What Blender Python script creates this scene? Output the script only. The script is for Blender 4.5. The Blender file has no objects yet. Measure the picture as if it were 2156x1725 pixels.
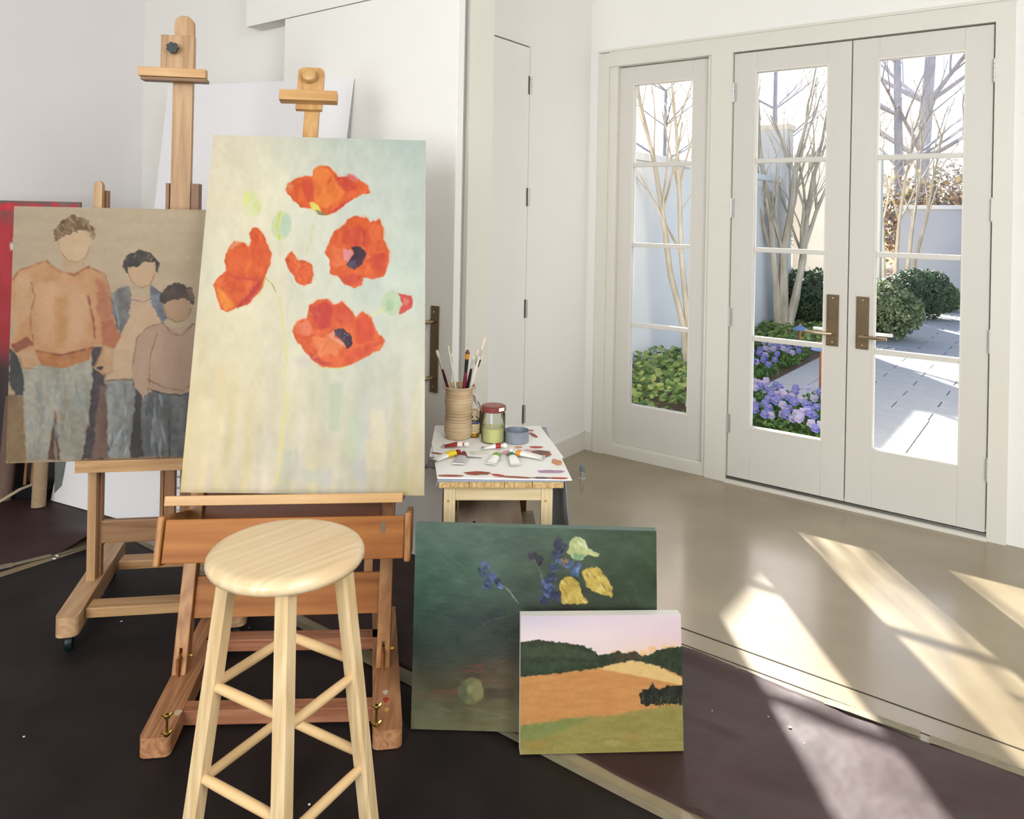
import bpy, bmesh, math, random
import numpy as np
from mathutils import Vector, Matrix
from mathutils import noise as mnoise

random.seed(7)
RNG = np.random.default_rng(11)
SC = bpy.context.scene
COL = SC.collection
PI = math.pi

# ------------------------------------------------------------------ camera
F, CY, ROLL, HC = 1595.0, 460.4, 0.0191, 1.485
cam_d = bpy.data.cameras.new('camera')
cam = bpy.data.objects.new('camera', cam_d)
COL.objects.link(cam)
cam.location = (0, 0, HC)
cam.rotation_mode = 'XYZ'
cam.matrix_world = Matrix.Translation((0, 0, HC)) @ Matrix.Rotation(PI/2, 4, 'X') @ Matrix.Rotation(ROLL, 4, 'Z')
cam_d.sensor_fit = 'HORIZONTAL'
cam_d.sensor_width = 36.0
cam_d.lens = F / 2156 * 36.0
cam_d.shift_x = 0.0
cam_d.shift_y = -(862.5 - CY) / 2156
cam_d.clip_start = 0.05
cam_d.clip_end = 300
SC.camera = cam

# ------------------------------------------------------------------ room frame
A = 0.6344
D1 = Vector((math.cos(A), -math.sin(A), 0))
D2 = Vector((math.sin(A), math.cos(A), 0))
C0 = Vector((0.494, 4.918, 0))
MR = Matrix.Translation(C0) @ Matrix.Rotation(-A, 4, 'Z')      # room (u,v,z) -> world


def W(u, v, z=0.0):
    return C0 + D1*u + D2*v + Vector((0, 0, z))


# ------------------------------------------------------------------ world, sun, lights, exposure
world = bpy.data.worlds.new('sky'); SC.world = world
world.use_nodes = True
wn = world.node_tree; wn.nodes.clear()
wo = wn.nodes.new('ShaderNodeOutputWorld'); wb = wn.nodes.new('ShaderNodeBackground')
sky = wn.nodes.new('ShaderNodeTexSky')
sky.sky_type = 'NISHITA'; sky.sun_disc = False
SUN = Vector((-0.019, 0.874, 0.485)).normalized()
sky.sun_elevation = math.asin(SUN.z)
sky.sun_rotation = math.atan2(SUN.x, SUN.y)
sky.air_density = 1.0; sky.dust_density = 2.0; sky.ozone_density = 1.0
wb.inputs[1].default_value = 0.235
wn.links.new(sky.outputs[0], wb.inputs[0]); wn.links.new(wb.outputs[0], wo.inputs[0])

sd = bpy.data.lights.new('sun', 'SUN'); sd.energy = 17.0; sd.angle = math.radians(0.9)
sd.color = (1.0, 0.97, 0.93)
sun = bpy.data.objects.new('sun', sd); COL.objects.link(sun)
sun.rotation_euler = SUN.to_track_quat('Z', 'Y').to_euler()


def area(name, loc, target, sx, sy, power, color=(1, 1, 1)):
    d = bpy.data.lights.new(name, 'AREA'); d.shape = 'RECTANGLE'
    d.size = sx; d.size_y = sy; d.energy = power; d.color = color
    o = bpy.data.objects.new(name, d); COL.objects.link(o)
    o.location = loc
    o.rotation_euler = (Vector(loc) - Vector(target)).to_track_quat('Z', 'Y').to_euler()
    return o


# fill lamp added behind the camera; photographer's soft box high on the right
area('front_fill', W(2.2, -7.9, 1.75), W(-0.6, -1.5, 0.9), 3.4, 2.5, 215, (0.96, 0.985, 1.0))
area('studio_softbox', (1.6, -0.9, 2.7), (-0.5, 3.2, 0.9), 1.2, 1.2, 52, (0.97, 0.985, 1.0))

SC.view_settings.view_transform = 'Standard'
SC.view_settings.look = 'None'
SC.view_settings.exposure = 0.5
SC.view_settings.gamma = 1.0
SC.view_settings.use_curve_mapping = False


# ------------------------------------------------------------------ materials
def s2l(c):
    return tuple((x/12.92 if x <= 0.04045 else ((x+0.055)/1.055)**2.4) for x in (v/255.0 for v in c))


def newmat(name):
    m = bpy.data.materials.new(name); m.use_nodes = True
    nt = m.node_tree
    return m, nt, nt.nodes['Principled BSDF']


def mat(name, rgb, rough=0.6, metal=0.0, spec=0.3, var=0.0, vscale=8.0, bump=0.0, bscale=60.0, rgb2=None, stretch=(1, 1, 1), detail=4.0, contrast=1.0):
    m, nt, b = newmat(name)
    c = s2l(rgb)
    b.inputs['Base Color'].default_value = (*c, 1)
    b.inputs['Roughness'].default_value = rough
    b.inputs['Metallic'].default_value = metal
    b.inputs['Specular IOR Level'].default_value = spec
    tc = nt.nodes.new('ShaderNodeTexCoord'); mp = nt.nodes.new('ShaderNodeMapping')
    mp.inputs['Scale'].default_value = stretch
    nt.links.new(tc.outputs['Object'], mp.inputs[0])
    if var > 0 or rgb2:
        n = nt.nodes.new('ShaderNodeTexNoise'); n.inputs['Scale'].default_value = vscale; n.inputs['Detail'].default_value = detail
        nt.links.new(mp.outputs[0], n.inputs['Vector'])
        r = nt.nodes.new('ShaderNodeValToRGB')
        d = 0.22/contrast
        r.color_ramp.elements[0].position = 0.5-d; r.color_ramp.elements[1].position = 0.5+d
        c2 = s2l(rgb2) if rgb2 else tuple(min(1, x*(1+var)) for x in c)
        c1 = c if rgb2 else tuple(x*(1-var) for x in c)
        r.color_ramp.elements[0].color = (*c1, 1); r.color_ramp.elements[1].color = (*c2, 1)
        nt.links.new(n.outputs['Fac'], r.inputs[0]); nt.links.new(r.outputs[0], b.inputs['Base Color'])
    if bump > 0:
        n2 = nt.nodes.new('ShaderNodeTexNoise'); n2.inputs['Scale'].default_value = bscale; n2.inputs['Detail'].default_value = 3
        nt.links.new(mp.outputs[0], n2.inputs['Vector'])
        bp = nt.nodes.new('ShaderNodeBump'); bp.inputs['Strength'].default_value = bump; bp.inputs['Distance'].default_value = 0.01
        nt.links.new(n2.outputs['Fac'], bp.inputs['Height']); nt.links.new(bp.outputs[0], b.inputs['Normal'])
    return m


def wood(name, c1, c2, axis='Z', scale=14.0, rough=0.45, spec=0.35, pores=None, rot=0.0):
    m, nt, b = newmat(name)
    b.inputs['Roughness'].default_value = rough; b.inputs['Specular IOR Level'].default_value = spec
    tc = nt.nodes.new('ShaderNodeTexCoord'); mp = nt.nodes.new('ShaderNodeMapping')
    mp.vector_type = 'TEXTURE'
    st = {'X': (14, 1, 1), 'Y': (1, 14, 1), 'Z': (1, 1, 14)}[axis]
    mp.inputs['Scale'].default_value = st
    mp.inputs['Rotation'].default_value = (0, 0, rot)
    nt.links.new(tc.outputs['Object'], mp.inputs[0])
    n0 = nt.nodes.new('ShaderNodeTexNoise'); n0.inputs['Scale'].default_value = scale*0.8; n0.inputs['Detail'].default_value = 2
    n1 = nt.nodes.new('ShaderNodeTexNoise'); n1.inputs['Scale'].default_value = scale*7; n1.inputs['Detail'].default_value = 6; n1.inputs['Distortion'].default_value = 0.4
    nt.links.new(mp.outputs[0], n0.inputs['Vector']); nt.links.new(mp.outputs[0], n1.inputs['Vector'])
    mul = nt.nodes.new('ShaderNodeMath'); mul.operation = 'MULTIPLY'; mul.inputs[1].default_value = 9.0
    nt.links.new(n0.outputs['Fac'], mul.inputs[0])
    sn = nt.nodes.new('ShaderNodeMath'); sn.operation = 'PINGPONG'; sn.inputs[1].default_value = 0.5
    nt.links.new(mul.outputs[0], sn.inputs[0])
    mx = nt.nodes.new('ShaderNodeMath'); mx.operation = 'MULTIPLY_ADD'; mx.inputs[1].default_value = 0.75
    nt.links.new(sn.outputs[0], mx.inputs[0]); 
    mh = nt.nodes.new('ShaderNodeMath'); mh.operation = 'MULTIPLY'; mh.inputs[1].default_value = 0.75
    nt.links.new(n1.outputs['Fac'], mh.inputs[0]); nt.links.new(mh.outputs[0], mx.inputs[2])
    r = nt.nodes.new('ShaderNodeValToRGB')
    r.color_ramp.elements[0].position = 0.3; r.color_ramp.elements[1].position = 0.78
    r.color_ramp.elements[0].color = (*[v*.78 for v in s2l(c1)], 1); r.color_ramp.elements[1].color = (*[v*.78 for v in s2l(c2)], 1)
    nt.links.new(mx.outputs[0], r.inputs[0]); nt.links.new(r.outputs[0], b.inputs['Base Color'])
    bp = nt.nodes.new('ShaderNodeBump'); bp.inputs['Strength'].default_value = 0.12; bp.inputs['Distance'].default_value = 0.002
    nt.links.new(n1.outputs['Fac'], bp.inputs['Height']); nt.links.new(bp.outputs[0], b.inputs['Normal'])
    return m


def glassmat(name, tint=(1, 1, 1), gloss=0.07):
    m = bpy.data.materials.new(name); m.use_nodes = True; nt = m.node_tree; nt.nodes.clear()
    o = nt.nodes.new('ShaderNodeOutputMaterial'); t = nt.nodes.new('ShaderNodeBsdfTransparent'); g = nt.nodes.new('ShaderNodeBsdfGlossy')
    t.inputs[0].default_value = (*tint, 1); g.inputs['Roughness'].default_value = 0.02
    mx = nt.nodes.new('ShaderNodeMixShader'); fr = nt.nodes.new('ShaderNodeFresnel'); fr.inputs[0].default_value = 1.35
    mm = nt.nodes.new('ShaderNodeMath'); mm.operation = 'MULTIPLY'; mm.inputs[1].default_value = gloss/0.07*0.6
    nt.links.new(fr.outputs[0], mm.inputs[0]); nt.links.new(mm.outputs[0], mx.inputs[0])
    nt.links.new(t.outputs[0], mx.inputs[1]); nt.links.new(g.outputs[0], mx.inputs[2]); nt.links.new(mx.outputs[0], o.inputs[0])
    return m


def vcolmat(name, rough=0.55, spec=0.3, bump=0.25, bscale=260.0):
    m, nt, b = newmat(name)
    a = nt.nodes.new('ShaderNodeVertexColor'); a.layer_name = 'paint'
    nt.links.new(a.outputs[0], b.inputs['Base Color'])
    b.inputs['Roughness'].default_value = rough; b.inputs['Specular IOR Level'].default_value = spec
    tc = nt.nodes.new('ShaderNodeTexCoord'); n = nt.nodes.new('ShaderNodeTexNoise'); n.inputs['Scale'].default_value = bscale
    nt.links.new(tc.outputs['Object'], n.inputs['Vector'])
    bp = nt.nodes.new('ShaderNodeBump'); bp.inputs['Strength'].default_value = bump; bp.inputs['Distance'].default_value = 0.002
    nt.links.new(n.outputs['Fac'], bp.inputs['Height']); nt.links.new(bp.outputs[0], b.inputs['Normal'])
    return m


def leafmat(name, cols, rough=0.6, transl=0.25):
    m, nt, b = newmat(name)
    g = nt.nodes.new('ShaderNodeNewGeometry'); r = nt.nodes.new('ShaderNodeValToRGB')
    els = r.color_ramp.elements
    while len(els) < len(cols): els.new(0.5)
    for i, c in enumerate(cols):
        els[i].position = i/(len(cols)-1); els[i].color = (*s2l(c), 1)
    nt.links.new(g.outputs['Random Per Island'], r.inputs[0]); nt.links.new(r.outputs[0], b.inputs['Base Color'])
    b.inputs['Roughness'].default_value = rough; b.inputs['Specular IOR Level'].default_value = 0.25
    if transl:
        out = nt.nodes['Material Output']; t = nt.nodes.new('ShaderNodeBsdfTranslucent'); mx = nt.nodes.new('ShaderNodeMixShader')
        mx.inputs[0].default_value = transl
        nt.links.new(r.outputs[0], t.inputs[0]); nt.links.new(b.outputs[0], mx.inputs[1]); nt.links.new(t.outputs[0], mx.inputs[2])
        nt.links.new(mx.outputs[0], out.inputs[0])
    return m


M = {}
M['wall'] = mat('wall_paint', (239, 237, 232), 0.7, spec=0.2, var=0.01, vscale=3, bump=0.03, bscale=90)
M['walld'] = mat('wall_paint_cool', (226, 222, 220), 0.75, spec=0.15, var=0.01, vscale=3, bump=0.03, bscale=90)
M['trim'] = mat('trim_paint', (222, 218, 208), 0.42, spec=0.35, var=0.01, vscale=3)
M['doorp'] = mat('door_paint', (214, 210, 202), 0.42, spec=0.35, var=0.012, vscale=2)
M['concrete'] = mat('sealed_concrete', (126, 111, 84), 0.34, spec=0.5, rgb2=(153, 140, 113), vscale=1.7, bump=0.02, bscale=40, detail=9, contrast=1.1)
_b = M['concrete'].node_tree.nodes['Principled BSDF']; _b.inputs['Coat Weight'].default_value = 0.5; _b.inputs['Coat Roughness'].default_value = 0.16
M['joint'] = mat('saw_joint', (52, 45, 36), 0.9)
M['sheet_dark'] = mat('floor_paper_dark', (26, 22, 22), 0.62, spec=0.22, rgb2=(40, 33, 32), vscale=5, bump=0.25, bscale=9, detail=8)
M['sheet_brown'] = mat('floor_paper_brown', (48, 29, 28), 0.52, spec=0.38, rgb2=(60, 38, 36), vscale=6, bump=0.9, bscale=4, detail=8)
M['sheet_maroon'] = mat('floor_paper_maroon', (44, 29, 30), 0.55, spec=0.35, rgb2=(56, 37, 37), vscale=5, bump=0.25, bscale=9, detail=8)
M['tape'] = mat('masking_tape', (128, 120, 98), 0.6, var=0.12, vscale=18, bump=0.2, bscale=40)
M['beech_z'] = wood('beech_vertical', (176, 134, 92), (212, 172, 126), 'Z', 10)
M['beech_x'] = wood('beech_crosswise', (176, 130, 84), (214, 172, 122), 'X', 10)
M['beech_y'] = wood('beech_lengthwise', (190, 148, 108), (218, 180, 138), 'Y', 10)
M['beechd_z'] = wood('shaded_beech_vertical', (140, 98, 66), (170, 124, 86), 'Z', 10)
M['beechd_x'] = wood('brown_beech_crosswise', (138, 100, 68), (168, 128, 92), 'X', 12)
M['oil_z'] = wood('oiled_wood_vertical', (174, 114, 60), (212, 154, 94), 'Z', 10, rough=0.4)
M['oil_x'] = wood('oiled_wood_crosswise', (158, 92, 42), (192, 126, 66), 'X', 6, rough=0.5, spec=0.2)
M['oil_xr'] = wood('reddish_wood_crosswise', (150, 88, 50), (182, 116, 72), 'X', 6, rough=0.38)
M['oil_lz'] = wood('honey_wood_vertical', (206, 154, 94), (228, 182, 122), 'Z', 10, rough=0.4)
M['oil_l'] = wood('honey_wood_crosswise', (206, 154, 94), (228, 182, 122), 'X', 8, rough=0.4)
M['fir_y'] = wood('fir_lengthwise', (168, 112, 74), (206, 152, 108), 'Y', 16, rough=0.55)
M['fir_x'] = wood('fir_crosswise', (160, 100, 70), (190, 130, 96), 'X', 12, rough=0.55)
M['stool'] = wood('pale_rubberwood', (238, 206, 158), (252, 228, 188), 'X', 9, rough=0.3, spec=0.45, rot=math.radians(50))
M['rung'] = mat('pale_rubberwood_rung', (222, 188, 138), 0.33, spec=0.45, var=0.05, vscale=6)
M['stool_z'] = wood('pale_rubberwood_leg', (226, 192, 140), (248, 220, 174), 'Z', 12, rough=0.33, spec=0.45)
M['pine_z'] = wood('pale_pine_vertical', (226, 200, 150), (242, 222, 180), 'Z', 14)
M['pine_x'] = wood('pale_pine_crosswise', (224, 198, 148), (242, 222, 180), 'X', 10)
M['pine_top'] = wood('pine_end_grain', (196, 150, 92), (238, 206, 150), 'Y', 20)
M['pine_d'] = wood('orange_pine', (196, 140, 76), (220, 168, 104), 'Z', 14)
M['ply'] = wood('plywood_sheet', (222, 190, 160), (240, 214, 186), 'Z', 5)
M['brownside'] = mat('brown_side', (112, 72, 54), 0.6, var=0.08)
M['white_board'] = mat('white_foam_board', (240, 238, 240), 0.6, spec=0.2)
M['canvas_side'] = mat('primed_canvas_edge', (232, 228, 220), 0.7)
M['canvas_green'] = mat('green_painted_edge', (98, 122, 112), 0.6, var=0.1, vscale=20)
M['canvas_tan'] = mat('tan_painted_edge', (190, 170, 138), 0.7)
M['canvas_cream'] = mat('cream_painted_edge', (230, 224, 200), 0.7)
M['black_plastic'] = mat('black_plastic', (26, 30, 34), 0.35)
M['rubber'] = mat('dark_caster_rubber', (14, 30, 32), 0.4)
M['brass'] = mat('brass', (205, 172, 90), 0.25, metal=1.0)
M['steel'] = mat('brushed_steel', (196, 196, 192), 0.35, metal=0.6)
M['steel_dark'] = mat('dark_steel', (112, 112, 106), 0.4, metal=0.8)
M['bronze'] = mat('aged_bronze', (112, 96, 72), 0.45, metal=0.5, var=0.08, vscale=30)
M['bronze_l'] = mat('polished_bronze', (190, 172, 140), 0.25, metal=0.95)
M['paper'] = mat('white_paper', (242, 240, 234), 0.65, spec=0.2)
M['cloth'] = mat('grey_blue_sheet', (150, 156, 166), 0.5, spec=0.3, var=0.05, vscale=8)
M['crock'] = mat('stoneware', (186, 158, 122), 0.5, rgb2=(214, 190, 156), vscale=14, stretch=(1, 1, 6), bump=0.1, bscale=80)
M['crock_groove'] = mat('stoneware_groove', (164, 130, 96), 0.6, var=0.1, vscale=20)
M['glass'] = glassmat('window_glass')
M['jar_glass'] = glassmat('jar_glass', (0.93, 0.95, 0.92), 0.14)
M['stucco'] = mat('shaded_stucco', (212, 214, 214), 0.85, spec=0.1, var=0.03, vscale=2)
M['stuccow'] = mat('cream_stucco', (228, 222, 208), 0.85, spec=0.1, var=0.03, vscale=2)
M['stucco_shade'] = mat('shade_toned_stucco', (172, 176, 186), 0.85, spec=0.1, var=0.03, vscale=2)  # grey blue puts the far low wall's shade into its colour
M['paver'] = mat('pale_paver', (170, 170, 170), 0.8, var=0.05, vscale=6, spec=0.15)
M['soil'] = mat('mulch_soil', (82, 62, 50), 0.95, rgb2=(122, 98, 82), vscale=34, bump=0.6, bscale=50)
M['bark'] = mat('pale_smooth_bark', (150, 138, 118), 0.8, rgb2=(192, 184, 168), vscale=10, stretch=(1, 1, .3))
M['bark2'] = mat('hazed_bark', (196, 192, 196), 0.85, var=0.12, vscale=4)  # pale tone puts backlight and distance haze into the bark colour
M['copper'] = mat('copper', (160, 100, 66), 0.4, metal=0.7, var=0.15, vscale=20)
M['verdigris'] = mat('blue_grey_metal_cap', (104, 128, 170), 0.45, metal=0.3)
def pmat(n, c, r=0.5): 
    M[n] = mat(n, c, r); return M[n]


# ------------------------------------------------------------------ mesh helpers
class MB:
    """mesh buffer collecting verts / faces (optionally transformed)"""
    def __init__(s, T=None):
        s.v = []; s.f = []; s.T = T; s.mi = []; s.cur = 0

    def add(s, vs, fs):
        o = len(s.v)
        for p in vs:
            p = Vector(p)
            if s.T is not None: p = s.T @ p
            s.v.append(p[:])
        for q in fs:
            s.f.append([o+i for i in q]); s.mi.append(s.cur)
        return s

    def box(s, x0, x1, y0, y1, z0, z1):
        return s.add([(x0, y0, z0), (x1, y0, z0), (x1, y1, z0), (x0, y1, z0), (x0, y0, z1), (x1, y0, z1), (x1, y1, z1), (x0, y1, z1)],
                     [(0, 3, 2, 1), (4, 5, 6, 7), (0, 1, 5, 4), (1, 2, 6, 5), (2, 3, 7, 6), (3, 0, 4, 7)])

    def bbox(s, x0, x1, y0, y1, z0, z1, b=0.003, seg=2):
        bm = bmesh.new()
        mid = ((x0+x1)/2, (y0+y1)/2, (z0+z1)/2)
        bmesh.ops.create_cube(bm, size=1.0, matrix=Matrix.Translation(mid) @ Matrix.Diagonal((x1-x0, y1-y0, z1-z0, 1)))
        b = min(b, 0.45*min(x1-x0, y1-y0, z1-z0))
        bmesh.ops.bevel(bm, geom=bm.edges[:], offset=b, segments=seg, affect='EDGES', profile=0.6)
        vs = [v.co[:] for v in bm.verts]; fs = [[v.index for v in f.verts] for f in bm.faces]
        bm.free()
        return s.add(vs, fs)

    def beam(s, p0, p1, w, h, up=(0, 0, 1), b=0.003):
        """bevelled bar from p0 to p1 (centre line), w sideways, h along up"""
        p0 = Vector(p0); p1 = Vector(p1); d = (p1-p0); L = d.length; d.normalize()
        side = d.cross(Vector(up)).normalized(); u2 = side.cross(d).normalized()
        R = Matrix((side, d, u2)).transposed().to_4x4(); R.translation = (p0+p1)/2
        t = MB(); t.bbox(-w/2, w/2, -L/2, L/2, -h/2, h/2, b)
        return s.add([R @ Vector(v) for v in t.v], t.f)

    def lathe(s, prof, n=32, c=(0, 0, 0), axis=None, cap=True):
        """prof list of (r,z); axis: direction vector for +z"""
        R = Matrix.Identity(4)
        if axis is not None: R = Vector(axis).normalized().to_track_quat('Z', 'Y').to_matrix().to_4x4()
        R = Matrix.Translation(c) @ R
        vs = []; fs = []
        for (r, z) in prof:
            for k in range(n):
                a = 2*PI*k/n; vs.append(R @ Vector((r*math.cos(a), r*math.sin(a), z)))
        for i in range(len(prof)-1):
            for k in range(n):
                k2 = (k+1) % n
                fs.append((i*n+k, i*n+k2, (i+1)*n+k2, (i+1)*n+k))
        if cap:
            fs.append(tuple(range(n-1, -1, -1))); fs.append(tuple((len(prof)-1)*n+k for k in range(n)))
        return s.add(vs, fs)

    def tube(s, pts, rad, n=8, cap=True):
        pts = [Vector(p) for p in pts]
        if not hasattr(rad, '__len__'): rad = [rad]*len(pts)
        vs = []; fs = []; pu = Vector((0.31, 0.2, 0.93))
        for i, p in enumerate(pts):
            d = (pts[min(i+1, len(pts)-1)] - pts[max(i-1, 0)])
            if d.length < 1e-9: d = Vector((0, 0, 1))
            d.normalize(); sd_ = d.cross(pu)
            if sd_.length < 1e-3: sd_ = d.cross(Vector((1, 0, 0)))
            sd_.normalize(); u = sd_.cross(d).normalized(); pu = u
            for k in range(n):
                a = 2*PI*k/n; vs.append(p + (sd_*math.cos(a)+u*math.sin(a))*rad[i])
        for i in range(len(pts)-1):
            for k in range(n):
                k2 = (k+1) % n; fs.append((i*n+k, (i+1)*n+k, (i+1)*n+k2, i*n+k2))
        if cap: fs.append(tuple(range(n))); fs.append(tuple((len(pts)-1)*n+k for k in range(n-1, -1, -1)))
        return s.add(vs, fs)

    def prism(s, poly, z0, z1):
        """poly in xy, extruded z0..z1"""
        n = len(poly)
        return s.add([(x, y, z0) for x, y in poly]+[(x, y, z1) for x, y in poly],
                     [tuple(range(n-1, -1, -1)), tuple(range(n, 2*n))]+[(i, (i+1) % n, n+(i+1) % n, n+i) for i in range(n)])

    def prism_xz(s, poly, y0, y1):
        n = len(poly)
        return s.add([(x, y0, z) for x, z in poly]+[(x, y1, z) for x, z in poly],
                     [tuple(range(n)), tuple(range(2*n-1, n-1, -1))]+[(i, n+i, n+(i+1) % n, (i+1) % n) for i in range(n)])

    def build(s, name, material, parent=None, smooth=False, mats=None):
        me = bpy.data.meshes.new(name); me.from_pydata(s.v, [], s.f)
        for m_ in (mats or [material]): me.materials.append(m_)
        if mats: me.polygons.foreach_set('material_index', s.mi)
        me.update()
        bm = bmesh.new(); bm.from_mesh(me); bmesh.ops.recalc_face_normals(bm, faces=bm.faces[:]); bm.to_mesh(me); bm.free()
        if smooth:
            me.polygons.foreach_set('use_smooth', [True]*len(me.polygons))
            me.set_sharp_from_angle(angle=math.radians(38))
        o = bpy.data.objects.new(name, me); COL.objects.link(o)
        if parent is not None: o.parent = parent
        return o


def tag(o, label=None, cat=None, group=None, kind=None):
    if label: o['label'] = label
    if cat: o['category'] = cat
    if group: o['group'] = group
    if kind: o['kind'] = kind
    return o


def thing(name, label, cat, loc=(0, 0, 0), rz=0.0, group=None):
    o = bpy.data.objects.new(name, None); COL.objects.link(o)
    o.location = loc; o.rotation_euler = (0, 0, rz); o.empty_display_size = 0.1
    return tag(o, label, cat, group)


def setting(name, label, loc=(0, 0, 0), rz=0.0, cat='structure'):
    o = thing(name, label, cat, loc, rz); o['kind'] = 'structure'
    return o


def rz_m(loc, rz):
    return Matrix.Translation(loc) @ Matrix.Rotation(rz, 4, 'Z')


ROOM = dict(loc=C0, rz=-A)


def struct_box(name, label, boxes, m, cat='wall'):
    o = MB()
    for b in boxes: o.box(*b)
    ob = o.build(name, m)
    ob.location = C0; ob.rotation_euler = (0, 0, -A)
    tag(ob, label, cat, kind='structure')
    return ob


# ================================================================== ROOM SHELL
ZC = 3.35
struct_box('floor', 'sealed olive brown concrete floor of the studio', [(-2.6, 5.2, -8.2, 0.14, -0.12, 0.0)], M['concrete'], 'floor')
struct_box('ceiling', 'white studio ceiling above the frame', [(-2.6, 5.2, -8.2, 0.14, ZC, ZC+0.1)], M['wall'], 'ceiling')
struct_box('wall_left', 'plain grey white wall at far left behind the red painting', [(-2.46, -2.31, -8.2, -1.58, 0, ZC)], M['walld'])
struct_box('wall_back', 'white wall behind both easels that the sliding panel hangs on', [(-2.46, 0.413, -1.734, -1.581, 0, ZC)], M['wall'])
struct_box('wall_alcove', 'white side wall with the flush closet door', [(-0.15, 0.0, -1.581, -1.30, 0, ZC), (-0.15, 0.0, -0.683, 0.14, 0, ZC), (-0.15, 0.0, -1.30, -0.683, 2.478, ZC), (-0.15, -0.06, -1.30, -0.683, 0, 2.478)], M['wall'])
struct_box('wall_right', 'white wall around the glazed double doors and sidelight', [(-0.15, 0.144, 0, 0.14, 0, ZC), (0.144, 2.222, 0, 0.14, 2.462, ZC), (2.222, 5.2, 0, 0.14, 0, ZC)], M['wall'])
struct_box('wall_side', 'white side wall out of the frame to the right', [(5.05, 5.2, -8.2, 0.0, 0, ZC)], M['wall'])
struct_box('wall_front', 'white wall behind the camera', [(-2.46, 5.2, -8.35, -8.2, 0, ZC)], M['wall'])
struct_box('trim_1', 'white end casing of the wall beside the sliding panel', [(0.405, 0.428, -1.738, -1.72, 0, ZC), (0.413, 0.428, -1.72, -1.575, 0, ZC)], M['trim'], 'trim')
# header beam over the sliding panel
struct_box('trim_2', 'white header box above the sliding panel', [(-1.06, 0.44, -1.834, -1.736, 2.487, ZC)], M['wall'], 'trim')
# baseboards
struct_box('baseboard_alcove', 'white baseboard along the closet door wall', [(0.0, 0.012, -0.683, 0.0, 0, 0.112)], M['trim'], 'baseboard')
struct_box('baseboard_right', 'short white baseboard between corner and sidelight casing', [(0.0, 0.074, -0.012, 0.0, 0, 0.112)], M['trim'], 'baseboard')
# casings of the glazed wall
struct_box('trim_3', 'flat white casing around sidelight and double doors',
           [(0.074, 0.144, -0.018, 0.0, 0, 2.545), (0.144, 2.30, -0.018, 0.0, 2.462, 2.555), (0.823, 0.949, -0.018, 0.12, 0, 2.462), (2.222, 2.30, -0.018, 0.0, 0, 2.462),
            (0.949, 0.966, 0.046, 0.12, 0.018, 2.462), (2.203, 2.222, 0.046, 0.12, 0.018, 2.462), (0.966, 2.203, 0.046, 0.12, 2.44, 2.462), (1.572, 1.60, 0.0455, 0.055, 0.03, 2.44)], M['trim'], 'trim')
struct_box('trim_4', 'thin white cap moulding over the door casing', [(0.07, 2.31, -0.026, 0.0, 2.555, 2.57)], M['trim'], 'trim')
struct_box('threshold', 'bronze grey threshold under the double doors', [(0.945, 2.225, -0.028, 0.12, 0.0, 0.018)], M['trim'], 'threshold')
t_ = struct_box('threshold', 'dark weather strip on the threshold', [(0.95, 2.22, -0.006, 0.03, 0.018, 0.03)], M['steel_dark'], 'threshold')
# concrete saw joints
struct_box('floor_joint', 'thin dark control joint in the concrete beside the paper edge', [(-0.85, 5.0, -1.642, -1.637, 0.0002, 0.0012)], M['joint'], 'joint')
struct_box('floor_joint', 'thin dark joint hugging the torn paper edge', [(-0.85, 5.0, -1.739, -1.7355, 0.0002, 0.0012)], M['joint'], 'joint')


# ---- glazed leaves in room coordinates
def leaf(name, label, u0, u1, gu0, gu1, z0, z1, v0, v1, muntins, stile_extra=None, cat='door'):
    t = setting(name, label, C0, -A, cat)
    gz0, gz1 = 0.332, 2.338
    def p(n, *b, m=M['doorp'], bv=0.002):
        return MB().bbox(*b, bv, 1).build(n, m, t)
    p('stile', u0, gu0, v0, v1, z0, z1); p('stile', gu1, u1, v0, v1, z0, z1)
    p('top_rail', gu0, gu1, v0, v1, gz1, z1); p('bottom_rail', gu0, gu1, v0, v1, z0, gz0)
    zs = [gz0+(gz1-gz0)*k/4 for k in range(5)]
    vm = (v0+v1)/2
    for k in (1, 2, 3):
        p('muntin', gu0, gu1, vm-0.016, vm+0.016, zs[k]-0.013, zs[k]+0.013)
    for k in range(4):
        a = zs[k]+(0.013 if k else 0); b = zs[k+1]-(0.013 if k < 3 else 0)
        MB().box(gu0, gu1, vm-0.002, vm+0.002, a, b).build('pane', M['glass'], t)
    # glazing bead
    w = 0.008
    bd = MB()
    bd.box(gu0-w, gu0, v0-0.003, v0, gz0-w, gz1+w); bd.box(gu1, gu1+w, v0-0.003, v0, gz0-w, gz1+w)
    bd.box(gu0, gu1, v0-0.003, v0, gz0-w, gz0); bd.box(gu0, gu1, v0-0.003, v0, gz1, gz1+w)
    bd.build('glazing_bead', M['trim'], t)
    return t


def hinge(t, u, v, z, along='u', h=0.105):
    o = MB()
    for k in range(5):
        a = z-h/2+h*k/5
        o.lathe([(0.0075, a+0.0008), (0.0075, a+h/5-0.0008)], 12, (u, v-0.004, 0))
    o.lathe([(0.004, z-h/2-0.006), (0.004, z+h/2+0.006)], 10, (u, v-0.004, 0))
    ob = o.build('hinge', M['steel'], t, smooth=True)
    lf = MB()
    if along == 'u': lf.box(u-0.0, u+0.018, v-0.002, v+0.001, z-h/2, z+h/2)
    else: lf.box(u-0.001, u+0.002, v-0.016, v, z-h/2, z+h/2)
    lf.build('hinge_leaf', M['steel'], ob)
    return ob


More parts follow.
